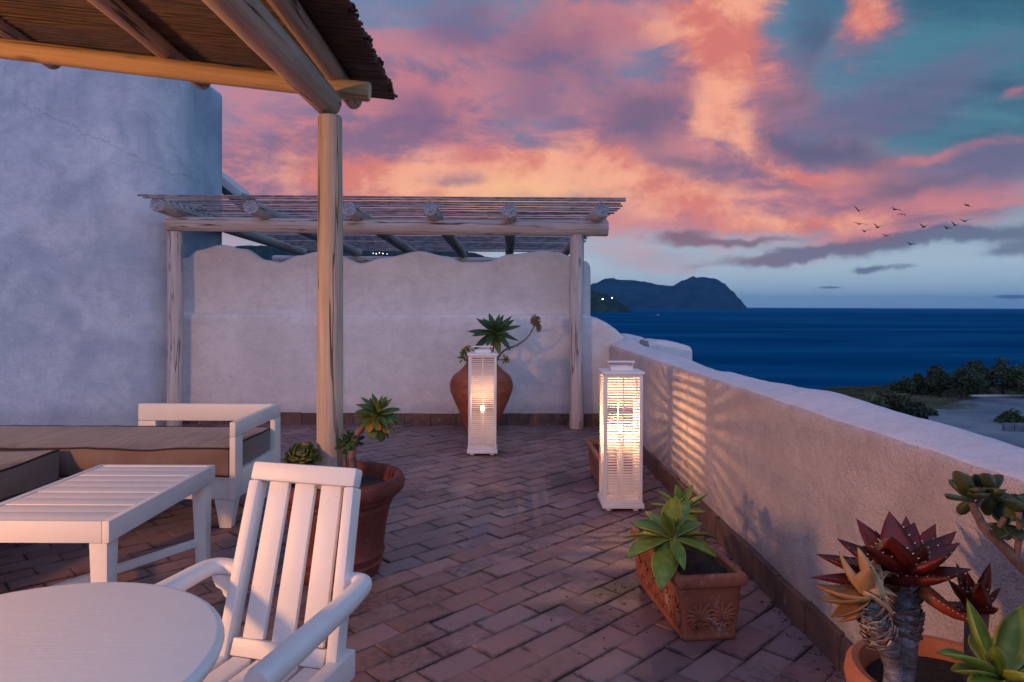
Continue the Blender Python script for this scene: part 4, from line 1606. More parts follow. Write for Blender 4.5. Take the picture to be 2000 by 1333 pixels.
def rosette(parent, centre, n, L, W, mat, seed, el0=1.35, el1=-.1, curve=(-.3, .1), prof='agave', thick=.012, fold=.25, tilt=None, mats=None, grow=.65, jit=.15, teeth=0, ga=2.39996):
    """spiral of leaves, inner ones short and upright"""
    rr = random.Random(seed)
    hub = parent
    for k in range(n):
        t = k / (n - 1)
        el = el0 + (el1 - el0) * t ** .85 + rr.uniform(-jit, jit) * .6
        az = k * ga + rr.uniform(-jit, jit)
        l_ = L * (grow + (1 - grow) * min(1, t * 1.6)) * rr.uniform(.9, 1.08)
        w_ = W * (grow + (1 - grow) * min(1, t * 1.6)) * rr.uniform(.9, 1.08)
        mm = mat
        if mats:
            for lim, m2 in mats:
                if t >= lim:
                    mm = m2
        b = Vector(centre) + Vector((math.cos(az) * W * .16 * t, math.sin(az) * W * .16 * t, (.5 - t) * W * .4))
        o = leaf(b, az, el, l_, w_, mm, hub, rr.uniform(*curve), thick, prof, fold, rr.uniform(-.25, .25), teeth=teeth, side=rr.uniform(-.15, .15))
        if tilt is not None:
            # tilt the whole rosette about its centre
            M_ = Matrix.Translation(Vector(centre)) @ tilt.to_4x4() @ Matrix.Translation(-Vector(centre))
            o.data.transform(M_)
            for c in o.children:
                c.data.transform(M_)


def tilt_to(d):
    return Vector((0, 0, 1)).rotation_difference(Vector(d).normalized()).to_matrix()


# ------------------------------------------------------------------ daybed in the corner
D0 = Vector((-2.4, 4.15, 0))
daybed = thing('daybed', 'white corner daybed with long taupe mattress and open side arm, below the tall house', 'daybed', tuple(D0))
sf = P(463, 828, 3.78)
XR = P(460, 828, 3.78).x       # outer face of the right arm
XL = -4.6
YF, YB = 3.78, 4.52
Ht = .60
pm_ = MT['paint']


def wbx(name, x0, x1, y0, y1, z0, z1, mat, parent, o_, bevel=.005, seg=2):
    return bx(name, x0 - o_.x, x1 - o_.x, y0 - o_.y, y1 - o_.y, z0 - o_.z, z1 - o_.z, mat, parent, bevel, seg)


# seat rails
wbx('front_rail', XL, XR - .038, YF + .02, YF + .055, .168, .300, pm_, daybed, D0)
wbx('rear_rail', XL, XR - .05, YB - .035, YB - .002, .168, .300, pm_, daybed, D0)
wbx('slat_base', XL, XR - .05, YF + .057, YB - .037, .275, .296, pm_, daybed, D0)
# right arm: frame of four members
wbx('arm_post', XR - .034, XR, YF, YF + .105, .168, .517, pm_, daybed, D0)
wbx('arm_post', XR - .034, XR, YB - .105, YB, .168, .517, pm_, daybed, D0)
wbx('arm_rail', XR - .034, XR, YF, YB, .519, Ht, pm_, daybed, D0, .006)
wbx('arm_rail', XR - .034, XR, YF + .107, YB - .107, .168, .318, pm_, daybed, D0)
# low back panel
bp = P(276, 790, 4.52)
XBL = bp.x
wbx('back_board', XBL, XR - .036, YB - .04, YB, .490, Ht, pm_, daybed, D0, .006)
wbx('back_post', XBL, XBL + .115, YB - .04, YB, .302, .488, pm_, daybed, D0)
for (x, y) in ((XR - .130, YF + .03), (XR - .130, YB - .11), (-3.2, YF + .03), (-3.2, YB - .11)):
    t_ = .115
    prism8('leg', [Vector(v) - D0 for v in [(x + .025, y + .012, 0), (x + t_ - .025, y + .012, 0), (x + t_ - .025, y + .065, 0), (x + .025, y + .065, 0),
                                           (x, y, .166), (x + t_, y, .166), (x + t_, y + .08, .166), (x, y + .08, .166)]], pm_, daybed, .003)


def cushion(name, x0, x1, y0, y1, z0, z1, parent, o_, seed, nx=70, ny=18, puff=.026):
    """soft box with puffed faces and a wavy seam"""
    V, F = [], []
    ringn = []

    def disp(x, y, z, face):
        return .009 * nz(x * 2.6 + seed, y * 3, z * 3) + .0050 * nz(x * 9, y * 7 + seed, z * 6)
    nzs = 6
    cr = .028
    bm = bmesh.new()
    bmesh.ops.create_cube(bm, size=1)
    for v in bm.verts:
        v.co.x = x0 + (v.co.x + .5) * (x1 - x0)
        v.co.y = y0 + (v.co.y + .5) * (y1 - y0)
        v.co.z = z0 + (v.co.z + .5) * (z1 - z0)
    # subdivide along each axis
    ex = [e for e in bm.edges if abs(e.verts[0].co.x - e.verts[1].co.x) > 1e-6]
    bmesh.ops.subdivide_edges(bm, edges=ex, cuts=nx, use_grid_fill=True)
    ey = [e for e in bm.edges if abs(e.verts[0].co.y - e.verts[1].co.y) > 1e-6]
    bmesh.ops.subdivide_edges(bm, edges=ey, cuts=ny, use_grid_fill=True)
    ez = [e for e in bm.edges if abs(e.verts[0].co.z - e.verts[1].co.z) > 1e-6]
    bmesh.ops.subdivide_edges(bm, edges=ez, cuts=nzs, use_grid_fill=True)
    for v in bm.verts:
        c = v.co.copy()
        fx, fy, fz = [(c[i] - a) / (b - a) * 2 - 1 for i, (a, b) in enumerate(((x0, x1), (y0, y1), (z0, z1)))]
        d = disp(c.x, c.y, c.z, 0)
        px_ = puff * (1 - fy * fy) * (1 - fz * fz)
        py_ = puff * .8 * (1 - fz * fz) * (1 - abs(fx) ** 8)
        pz_ = puff * (1 - fy ** 4) * (1 - abs(fx) ** 14)
        if abs(fx) > .999:
            v.co.x += math.copysign(px_, fx)
        if abs(fy) > .999:
            v.co.y += math.copysign(py_ + d * .8 * (1 - fz * fz) + .004 * nz(c.x * 16, c.z * 3 + seed) * (1 - fz * fz), fy)
        if abs(fz) > .999:
            v.co.z += math.copysign(pz_ * .6, fz)
        v.co.z += d
    for v in bm.verts:
        v.co -= o_
    o = from_bm(name, bm, MT['fabric'], parent, True)
    try:
        o.data.set_sharp_from_angle(angle=R(60))
    except Exception:
        pass
    # piping along the four edges of top and bottom
    for zz, sg in ((z1, 1), (z0, -1)):
        pts = []
        for (ax, ay, bx_, by) in ((x0, y0, x1, y0), (x1, y0, x1, y1), (x1, y1, x0, y1), (x0, y1, x0, y0)):
            m = max(3, int((abs(bx_ - ax) + abs(by - ay)) / .06))
            for i in range(m):
                t = i / m
                x, y = ax + (bx_ - ax) * t, ay + (by - ay) * t
                pts.append(Vector((x, y, zz + disp(x, y, zz, 0))) - o_)
        pts.append(pts[0])
        tube('piping', pts, .0055, MT['piping'], o, 6, caps=False)
    return o


cushion('mattress', XL + .02, XR - .038, YF - .005, YB - .06, .300, .452, daybed, D0, 1.3)

# second seat unit at the far left
E0 = Vector((-3.0, 3.0, 0))
seat2 = thing('garden_seat', 'low white seat with taupe cushion at the left edge, beside the slatted table', 'seat', tuple(E0))
ce = G(86, 888, .46)
XS = ce.x + .01
YS = 3.70
wbx('side_rail', XS - .02, XS + .018, 2.2, YS, .172, .300, pm_, seat2, E0)
wbx('end_rail', -3.5, XS - .022, YS - .036, YS, .172, .300, pm_, seat2, E0)
wbx('slat_base', -3.5, XS - .022, 2.2, YS - .038, .275, .296, pm_, seat2, E0)
for (x, y) in ((XS - .09, YS - .10), (XS - .09, 2.3), (-3.4, YS - .1), (-3.4, 2.3)):
    prism8('leg', [Vector(v) - E0 for v in [(x + .02, y + .015, 0), (x + .075, y + .015, 0), (x + .075, y + .065, 0), (x + .02, y + .065, 0),
                                           (x, y, .17), (x + .09, y, .17), (x + .09, y + .08, .17), (x, y + .08, .17)]], pm_, seat2, .003)
cushion('cushion', -3.5, XS - .005, 2.2, YS + .0, .301, .452, seat2, E0, 5.1, nx=20, ny=26)

# ------------------------------------------------------------------ slatted coffee table
TH = .48
c_fr, c_nr, c_fl = G(417, 908, TH), G(218, 1019, TH), G(204, 904, TH)
TX1 = (c_fr.x + c_nr.x) / 2
TX0 = c_fl.x
TYF, TYN = c_fr.y, c_nr.y
T0 = Vector(((TX0 + TX1) / 2, (TYF + TYN) / 2, 0))
ctab = thing('slatted_table', 'white painted low wooden table with slatted top between the daybed and the round table', 'coffee table', tuple(T0))
AP = .078
wbx('apron', TX1 - .026, TX1, TYN, TYF, TH - AP, TH, pm_, ctab, T0, .004)
wbx('apron', TX0, TX0 + .026, TYN, TYF, TH - AP, TH, pm_, ctab, T0, .004)
wbx('apron', TX0 + .0275, TX1 - .0275, TYN, TYN + .026, TH - AP, TH, pm_, ctab, T0, .004)
wbx('apron', TX0 + .0275, TX1 - .0275, TYF - .026, TYF, TH - AP, TH, pm_, ctab, T0, .004)
ns = 9
wbx('under_board', TX0 + .028, TX1 - .028, TYN + .028, TYF - .028, TH - .036, TH - .0235, pm_, ctab, T0, 0)
ys0, ys1 = TYN + .028, TYF - .028
for k in range(ns):
    wd = (ys1 - ys0) / ns
    dz = rg.uniform(-.0012, .0008)
    wbx('slat', TX0 + .028, TX1 - .028, ys0 + wd * k + .0014, ys0 + wd * (k + 1) - .0014, TH - .022, TH - .002 + dz, pm_, ctab, T0, .0028)
for (sx_, sy_) in ((1, 1), (1, -1), (-1, 1), (-1, -1)):
    cx = TX1 - .045 if sx_ > 0 else TX0 + .045
    cy = TYF - .045 if sy_ > 0 else TYN + .045
    a_, b_ = .036, .024
    prism8('leg', [Vector(v) - T0 for v in [(cx + sx_ * .006 - b_, cy + sy_ * .006 - b_, 0), (cx + sx_ * .006 + b_, cy + sy_ * .006 - b_, 0), (cx + sx_ * .006 + b_, cy + sy_ * .006 + b_, 0), (cx + sx_ * .006 - b_, cy + sy_ * .006 + b_, 0),
                                           (cx - a_ * .9, cy - a_, TH - AP - .0015), (cx + a_ * .9, cy - a_, TH - AP - .0015), (cx + a_ * .9, cy + a_, TH - AP - .0015), (cx - a_ * .9, cy + a_, TH - AP - .0015)]], pm_, ctab, .003)
beam('stretcher', Vector((TX1 - .06, TYF - .06, .125)) - T0, Vector((TX0 + .06, TYN + .06, .125)) - T0, .03, .032, pm_, ctab, .004)
beam('stretcher', Vector((TX0 + .06, TYF - .06, .092)) - T0, Vector((TX1 - .06, TYN + .06, .092)) - T0, .03, .030, pm_, ctab, .004)

# ------------------------------------------------------------------ round café table
RT_H, RT_R = .70, .321
RTC = Vector((-.785, 1.043, 0))
rt = thing('round_table', 'round white painted table top in the near left corner, in front of the slatted chair', 'table', tuple(RTC))
lathe('table_top', [(0.0, RT_H - .030), (RT_R - .03, RT_H - .030), (RT_R - .010, RT_H - .028), (RT_R - .003, RT_H - .021), (RT_R, RT_H - .012), (RT_R - .002, RT_H - .006), (RT_R - .007, RT_H - .0015), (RT_R - .014, RT_H), (.001, RT_H)], pm_, rt, 120)
tube('pedestal', [(0, 0, .04), (0, 0, RT_H - .032)], .032, pm_, rt, 20)
for k in range(3):
    a = k * 2.094 + .5
    tube('foot', smooth_path([(0.02 * math.cos(a), .02 * math.sin(a), .16), (.14 * math.cos(a), .14 * math.sin(a), .09), (.26 * math.cos(a), .26 * math.sin(a), .02)], 5), .018, pm_, rt, 10)
for k in range(2):
    a = k * 1.571 + .2
    beam('cleat', (-.2 * math.cos(a), -.2 * math.sin(a), RT_H - .047 - .0 * k), (.2 * math.cos(a), .2 * math.sin(a), RT_H - .047), .04, .03 - .002 * k, pm_, rt, .003)

# ------------------------------------------------------------------ armchair
CH_ANG = -math.atan2(.25, .968)
chair = thing('armchair', 'white wooden armchair with three back slats and thick rounded arms at the round table', 'chair', (-.629, 1.435, 0), CH_ANG)
BYB, BYT, HB, HTP = .203, .372, .395, .828      # back plane: y at bottom/top, heights


def bpt(x, t, off=0.0):
    """point on the leaning back: t 0..1 from seat to top"""
    y = BYB + (BYT - BYB) * t
    z = HB + (HTP - HB) * t
    x = x * (1 + .08 * (1 - t)) + .026 * (1 - t)
    nx_, nz_ = -(HTP - HB), (BYT - BYB)
    l_ = math.hypot(nx_, nz_)
    return Vector((x, y + off * nx_ / l_, z + off * nz_ / l_))


BH = .150
upv = Vector((0, -(HTP - HB), (BYT - BYB))).normalized()
for sx_ in (-1, 1):
    a = bpt(sx_ * (BH - .014), -.06)
    b = bpt(sx_ * (BH - .014), .899)
    beam('back_stile', a, b, .028, .048, pm_, chair, .006, up=upv)
beam('top_rail', bpt(-BH, .951), bpt(BH, .951), .048, .042, pm_, chair, .009, up=upv)
# (for a bar along x the 'across' size is along the back and 'ht' is its thickness)
beam('bottom_rail', bpt(-BH + .034, .055), bpt(BH - .034, .055), .040, .030, pm_, chair, .004, up=upv)
sw = .057
for k in range(3):
    cx = -.0750 + .0750 * k
    beam('back_slat', bpt(cx, .097, -.008), bpt(cx, .903, -.008), sw, .015, pm_, chair, .003, up=upv)
# arms: one thick rounded bar each, curving in to the back stile
ah = .577
for sx_ in (-1, 1):
    pts = [(sx_ * .142, .281, ah - .004), (sx_ * .178, .288, ah), (sx_ * .210, .272, ah + .002), (sx_ * .219, .225, ah + .002), (sx_ * .222, .150, ah), (sx_ * .224, .05, ah), (sx_ * .226, -.06, ah), (sx_ * .228, -.175, ah + .002)]
    sp_ = smooth_path(pts, 6)
    rad = []
    for i in range(len(sp_)):
        t = i / (len(sp_) - 1)
        rad.append(.0175 + .0065 * min(1, t * 1.2))
    rings = []
    for i, p in enumerate(sp_):
        a_ = sp_[max(0, i - 1)]
        b_ = sp_[min(len(sp_) - 1, i + 1)]
        t = (b_ - a_).normalized()
        s = t.cross(Vector((0, 0, 1))).normalized()
        u = s.cross(t)
        ring = []
        k0 = 1.0
        if i == len(sp_) - 1:
            k0 = .90
        for q in range(18):
            an = 2 * math.pi * q / 18
            ca, sa = math.cos(an), math.sin(an)
            ring.append(p + s * (math.copysign(abs(ca) ** .8, ca)) * rad[i] * 1.12 * k0 + u * (math.copysign(abs(sa) ** .8, sa)) * rad[i] * .98 * k0)
        rings.append(ring)
    loft('armrest', rings, pm_, chair)
    # front leg, rising to the arm
    beam('front_leg', (sx_ * .205, -.19, 0), (sx_ * .222, -.13, ah - .030), .038, .045, pm_, chair, .005, up=(0, 1, 0))
    # rear leg
    beam('rear_leg', (sx_ * .150, .315, 0), (sx_ * .150, .212, .378), .034, .046, pm_, chair, .005, up=(0, 1, 0))
    # side rail of the seat with its blunt rear end
    beam('side_rail', (sx_ * .180, .262, .392), (sx_ * .190, -.20, .405), .036, .066, pm_, chair, .006)
    # scalloped bracket below the arm
    V = []
    prf = [(0, 0), (0, -.075), (.006, -.070), (.010, -.055), (.020, -.047), (.026, -.034), (.042, -.028), (.052, -.012), (.056, 0)]
    for yy_ in (.262, .284):
        for (q, z) in prf:
            V.append(Vector((sx_ * (.1505 + q), yy_, ah - .016 + z)))
    m_ = len(prf)
    F = [tuple(range(m_)), tuple(reversed(range(m_, 2 * m_)))] + [(i, i + m_, (i + 1) % m_ + m_, (i + 1) % m_) for i in range(m_)]
    obj('bracket', V, F, pm_, chair)
bx('front_rail', -.168, .168, -.20, -.172, .345, .408, pm_, chair)
bx('rear_rail', -.160, .160, .196, .218, .340, .385, pm_, chair)
for k in range(5):
    cx = -.128 + .064 * k
    beam('seat_slat', (cx, .190, .398), (cx, -.215, .416), .049, .016, pm_, chair, .003)

# ------------------------------------------------------------------ lanterns
def lantern(name, label, loc, rz, flame_h, power, W_=.236, Hh=.835, nsl=44):
    th = thing(name, label, 'lantern', loc, rz, 'tall white slatted lanterns')
    lm = MT['lantern']
    h2 = W_ / 2
    p = .020
    zb, zt = .050, Hh
    for sx_ in (-1, 1):
        for sy_ in (-1, 1):
            bx('corner_post', sx_ * h2 - (p if sx_ > 0 else 0), sx_ * h2 + (p if sx_ < 0 else 0), sy_ * h2 - (p if sy_ > 0 else 0), sy_ * h2 + (p if sy_ < 0 else 0), zb, zt, lm, th, .002, 1)
            c = (sx_ * (h2 - .035), sy_ * (h2 - .03))
            lathe('foot', [(0, 0), (.017, 0), (.020, .005), (.020, .010), (.015, .018), (0, .018)], lm, th, 14, center=c)
    bx('base', -h2 - .009, h2 + .009, -h2 - .009, h2 + .009, .019, .048, lm, th, .003)
    bx('lid', -h2 - .010, h2 + .010, -h2 - .010, h2 + .010, Hh + .002, Hh + .016, lm, th, .002)
    # raised collar and carrying handle
    for s_ in (-1, 1):
        bx('collar', -.060, .060, s_ * .055 - .004, s_ * .055 + .004, Hh + .017, Hh + .043, lm, th, .002, 1)
        bx('collar', s_ * .064 - .004, s_ * .064 + .004, -.059, .059, Hh + .017, Hh + .043, lm, th, .002, 1)
        beam('handle_strap', (s_ * .071, .03, Hh + .026), (s_ * .079, -.015, Hh + .066), .016, .004, lm, th, .001, up=(1, 0, 0))
    beam('handle_grip', (-.086, -.018, Hh + .071), (.086, -.018, Hh + .071), .026, .010, lm, th, .003)
    # faces: rails, mullion, thin slats
    me = None
    for f in range(4):
        a = f * math.pi / 2
        Rm = Matrix.Rotation(a, 4, 'Z')

        def loc_bx(nm, x0, x1, y0, y1, z0, z1, bev=.001):
            o = bx(nm, x0, x1, y0, y1, z0, z1, lm, th, bev, 1)
            o.rotation_euler = (0, 0, a)
            return o
        loc_bx('rail', -h2 + p, h2 - p, -h2 + .003, -h2 + .015, zb, zb + .022)
        loc_bx('rail', -h2 + p, h2 - p, -h2 + .003, -h2 + .015, zt - .016, zt)
        loc_bx('mullion', -.0035, .0035, -h2 + .0115, -h2 + .0150, zb + .023, zt - .017, 0)
        for k in range(nsl):
            z = zb + .028 + (zt - .022 - zb - .028) * (k + .5) / nsl
            if me is None:
                o = bx('slat', -h2 + p, h2 - p, -.0022, .0022, -.0041, .0041, lm, th, 0)
                me = o.data
            else:
                o = bpy.data.objects.new('slat', me)
                COL.objects.link(o)
                o.parent = th
            o.location = Rm @ Vector((0, -h2 + .0085, z + rg.uniform(-.0006, .0006)))
            o.rotation_euler = (0, 0, a)
    # inside: candle glass with a small warm bulb
    lathe('bulb_socket', [(0, .052), (.035, .052), (.035, .058), (.012, .062), (.012, flame_h - .045), (.016, flame_h - .042), (.016, flame_h - .020), (0, flame_h - .020)], lm, th, 16)
    bulb = lathe('bulb', [(0, flame_h - .019), (.010, flame_h - .017), (.017, flame_h - .003), (.019, flame_h + .012), (.014, flame_h + .028), (.004, flame_h + .036), (0, flame_h + .037)], emit('bulb_glow', (1.0, 0.60, 0.28), 14), th, 18)
    bulb.visible_shadow = True
    ld = bpy.data.lights.new('bulb_light', 'POINT')
    ld.energy = power
    ld.color = (1.0, 0.52, 0.22)
    ld.shadow_soft_size = .004
    lo = bpy.data.objects.new('bulb_light', ld)
    COL.objects.link(lo)
    lo.parent = th
    lo.location = (0, 0, flame_h + .052)
    return th


q = [G(1181, 994, .02), G(1257, 993, .02)]
rc = (q[0] + q[1]) / 2
lan1 = lantern('lantern', 'tall white slatted lantern glowing beside the parapet, casting a barred light patch on it', (rc.x - .005, rc.y + .122, 0), R(0), .47, 11.5)
q = [G(913, 886, .02), G(969, 886, .02)]
rc = (q[0] + q[1]) / 2
lan2 = lantern('lantern', 'tall white slatted lantern glowing in front of the big terracotta jar, the farther one', (rc.x, rc.y + .122, 0), R(1.5), .37, 2.6)

# ------------------------------------------------------------------ big terracotta jar and its plants
JD = 6.62
JX = P(941, 600, JD).x
jar = thing('terracotta_jar', 'large round bellied terracotta jar with ringed shoulder, standing behind the farther lantern', 'jar', (JX, JD, 0))
prof = [(0, 0), (.135, 0), (.145, .012), (.150, .05), (.165, .10), (.195, .18), (.235, .27), (.270, .35), (.295, .42), (.305, .47), (.303, .51), (.296, .535),
        (.298, .540), (.290, .548), (.281, .562), (.283, .568), (.273, .576), (.258, .590), (.228, .612), (.200, .632), (.202, .637), (.194, .643), (.165, .672), (.150, .70), (.145, .725), (.152, .742), (.150, .752), (.138, .752), (.132, .735), (.130, .70), (0, .70)]
lathe('jar_body', prof, MT['pot_jar'], jar, 64, .012)
lathe('soil', [(0, .703), (.128, .703), (.128, .712), (0, .716)], MT['soil'], jar, 24)

JC = Vector((JX, JD, .70))
ag = thing('agave', 'dark green pointed agave rosette rising on a stem from the big terracotta jar', 'plant', tuple(JC))
hc = P(966, 650, JD - .02) - JC
tube('stem', smooth_path([(.04, 0, .01), (.09, -.01, .07), hc * .6 + Vector((.03, 0, 0)), hc], 5), [.022, .022, .022, .022, .021, .021, .02, .02, .02, .019, .019, .019, .018, .018, .018, .016], MT['stem'], ag, 10)
rosette(ag, hc, 26, .27, .082, MT['agave_dark'], 7, 1.35, -.55, (-.25, .12), 'sword', .010, .35, tilt_to((-.05, -.55, 1)), [(.86, MT['aeonium'])], .62, .16)
st = thing('flower_stalk', 'arching dried flower stalk with a brown seed cluster leaning right out of the terracotta jar', 'flower stalk', tuple(JC))
sp_ = [P(968, 712, JD - .05), P(972, 700, JD - .06), P(985, 685, JD - .08), P(1003, 677, JD - .08), P(1020, 668, JD - .08), P(1032, 657, JD - .08), P(1041, 643, JD - .08), P(1046, 630, JD - .08)]
sps = smooth_path([v - JC for v in sp_], 5)
tube('stalk', sps, [.0115 - .0055 * k / (len(sps) - 1) for k in range(len(sps))], MT['stem'], st, 8)
rr = random.Random(8)
V, F = [], []


def pellet(V, F, c, r_):
    b0 = len(V)
    q = [Vector((0, 0, r_)), Vector((0, 0, -r_))] + [Vector((r_ * math.cos(a), r_ * math.sin(a), 0)) for a in (0, 1.57, 3.14, 4.71)]
    V += [c + x for x in q]
    for i in range(4):
        a, b = 2 + i, 2 + (i + 1) % 4
        F.append((b0, b0 + a, b0 + b))
        F.append((b0 + 1, b0 + b, b0 + a))


top = sps[-1]
for _ in range(420):
    d = Vector((rr.gauss(0, 1), rr.gauss(0, 1), rr.gauss(0, 1))).normalized() * rr.random() ** .5
    c = top + Vector((d.x * .055, d.y * .05, d.z * .062 + .018))
    if rr.random() < .3:
        c = top + Vector((.03 + d.x * .03, d.y * .03, -.055 + d.z * .04))
    pellet(V, F, c, rr.uniform(.004, .009))
for _ in range(26):
    k = rr.randrange(10, len(sps))
    pellet(V, F, sps[k] + Vector((rr.uniform(-.015, .015), rr.uniform(-.015, .015), rr.uniform(-.02, .01))), .005)
o = obj('seed_cluster', V, F, MT['seed'], st)
tag(o, kind='stuff')
sr = thing('succulent', 'little yellowish succulent rosette hanging over the right side of the jar rim', 'plant', tuple(JC))
cc = P(986, 703, JD - .1) - JC
tube('stem', [(.09, -.02, .03), cc], .006, MT['stem'], sr, 7)
rosette(sr, cc, 16, .048, .022, MT['aeonium_old'], 21, 1.3, 0.0, (0, .4), 'spoon', .004, .3, tilt_to((.5, -.8, .3)))
sl = thing('succulent', 'clump of pale dried succulent rosettes spilling over the left side of the jar rim', 'plant', tuple(JC))
for k, (a, b, s_) in enumerate([(908, 690, 1.0), (914, 683, .8), (905, 700, .9), (918, 695, .8)]):
    cc = P(a, b, JD - .12 - .01 * k) - JC
    rosette(sl, cc, 14, .058 * s_, .024 * s_, [MT['aeonium'], MT['aeonium_old']][k % 2], 30 + k, 1.3, -.1, (0, .4), 'spoon', .004, .3, tilt_to((-.4, -.8, .4)))
    tube('stem', [(-.10, -.03, .0), cc], .006, MT['stem'], sl, 7)

# ------------------------------------------------------------------ red pot round the pergola post
PC = Vector((P(663, 600, 3.2).x, 3.2, 0))
pot = thing('flower_pot', 'big dark red terracotta pot with thick rolled rim around the pergola post', 'pot', tuple(PC))
prof = [(0, 0), (.180, 0), (.188, .010), (.196, .040), (.206, .060), (.200, .070), (.205, .085), (.215, .105), (.208, .118), (.214, .17), (.226, .25), (.236, .305), (.247, .330), (.244, .338), (.256, .352), (.268, .362), (.264, .372),
        (.285, .380), (.299, .395), (.305, .418), (.302, .440), (.290, .456), (.274, .460), (.260, .452), (.252, .430), (.246, .400), (.240, .385), (0, .385)]
lathe('pot_body', prof, MT['pot_red'], pot, 72, .01)
lathe('soil', [(0.0, .387), (.238, .387), (.238, .392), (.15, .404), (.06, .400), (0, .402)], MT['soil'], pot, 36, .05)

tr = thing('aeonium', 'tall curved aeonium with green and yellow rosette leaning right from the big red pot', 'plant', tuple(PC + Vector((0, 0, .39))))
TO = PC + Vector((0, 0, .39))
pts = [P(692, 930, 3.12), P(689, 905, 3.12), P(690, 872, 3.12), P(697, 850, 3.12), P(712, 832, 3.12), P(733, 818, 3.12)]
s_ = smooth_path([v - TO for v in pts], 5)
tube('stem', s_, [.017 - .004 * k / (len(s_) - 1) for k in range(len(s_))], MT['stem'], tr, 10, wob=.12)
hd = P(738, 815, 3.12) - TO
rosette(tr, hd + Vector((.0, 0, .012)), 34, .120, .036, MT['aeonium'], 3, 1.45, -.25, (-.5, .15), 'agave', .004, .3, tilt_to((.30, -.35, .9)), None, .6, .25)
rosette(tr, hd + Vector((.012, -.01, -.006)), 20, .095, .042, MT['aeonium_old'], 5, -.2, -1.25, (-.5, .1), 'spoon', .004, .3, tilt_to((.25, -.25, .95)), [(.5, MT['aeonium'])], .8, .35)
pts = [P(690, 860, 3.12), P(706, 838, 3.1)]
t2 = thing('aeonium', 'small dark green aeonium shoot between the pergola post and the tall curved stem', 'plant', tuple(TO))
pts = [P(676, 925, 3.14), P(674, 900, 3.14), P(676, 872, 3.14), P(684, 862, 3.14)]
s_ = smooth_path([v - TO for v in pts], 4)
tube('stem', s_, .008, MT['stem'], t2, 8)
for k, (a, b) in enumerate([(684, 857), (676, 868), (692, 862)]):
    rosette(t2, P(a, b, 3.12 + .02 * k) - TO, 16, .048, .024, MT['agave_dark'], 50 + k, 1.3, -.5, (-.2, .3), 'spoon', .005, .3, tilt_to((.1 * (k - 1), -.5, 1)))
ball = thing('aeonium', 'ball shaped olive green rosette succulent in the big red pot, left of the pergola post', 'plant', tuple(TO))
rosette(ball, P(590, 897, 3.1) - TO, 64, .080, .052, MT['ball'], 61, 1.5, -.55, (.7, 1.3), 'spoon', .005, .30, tilt_to((.05, -.6, 1)), [(.9, MT['aeonium_old'])], .45, .15)
tube('stem', [P(600, 925, 3.15) - TO - Vector((0, 0, .05)), P(590, 900, 3.1) - TO], .014, MT['stem'], ball, 8)

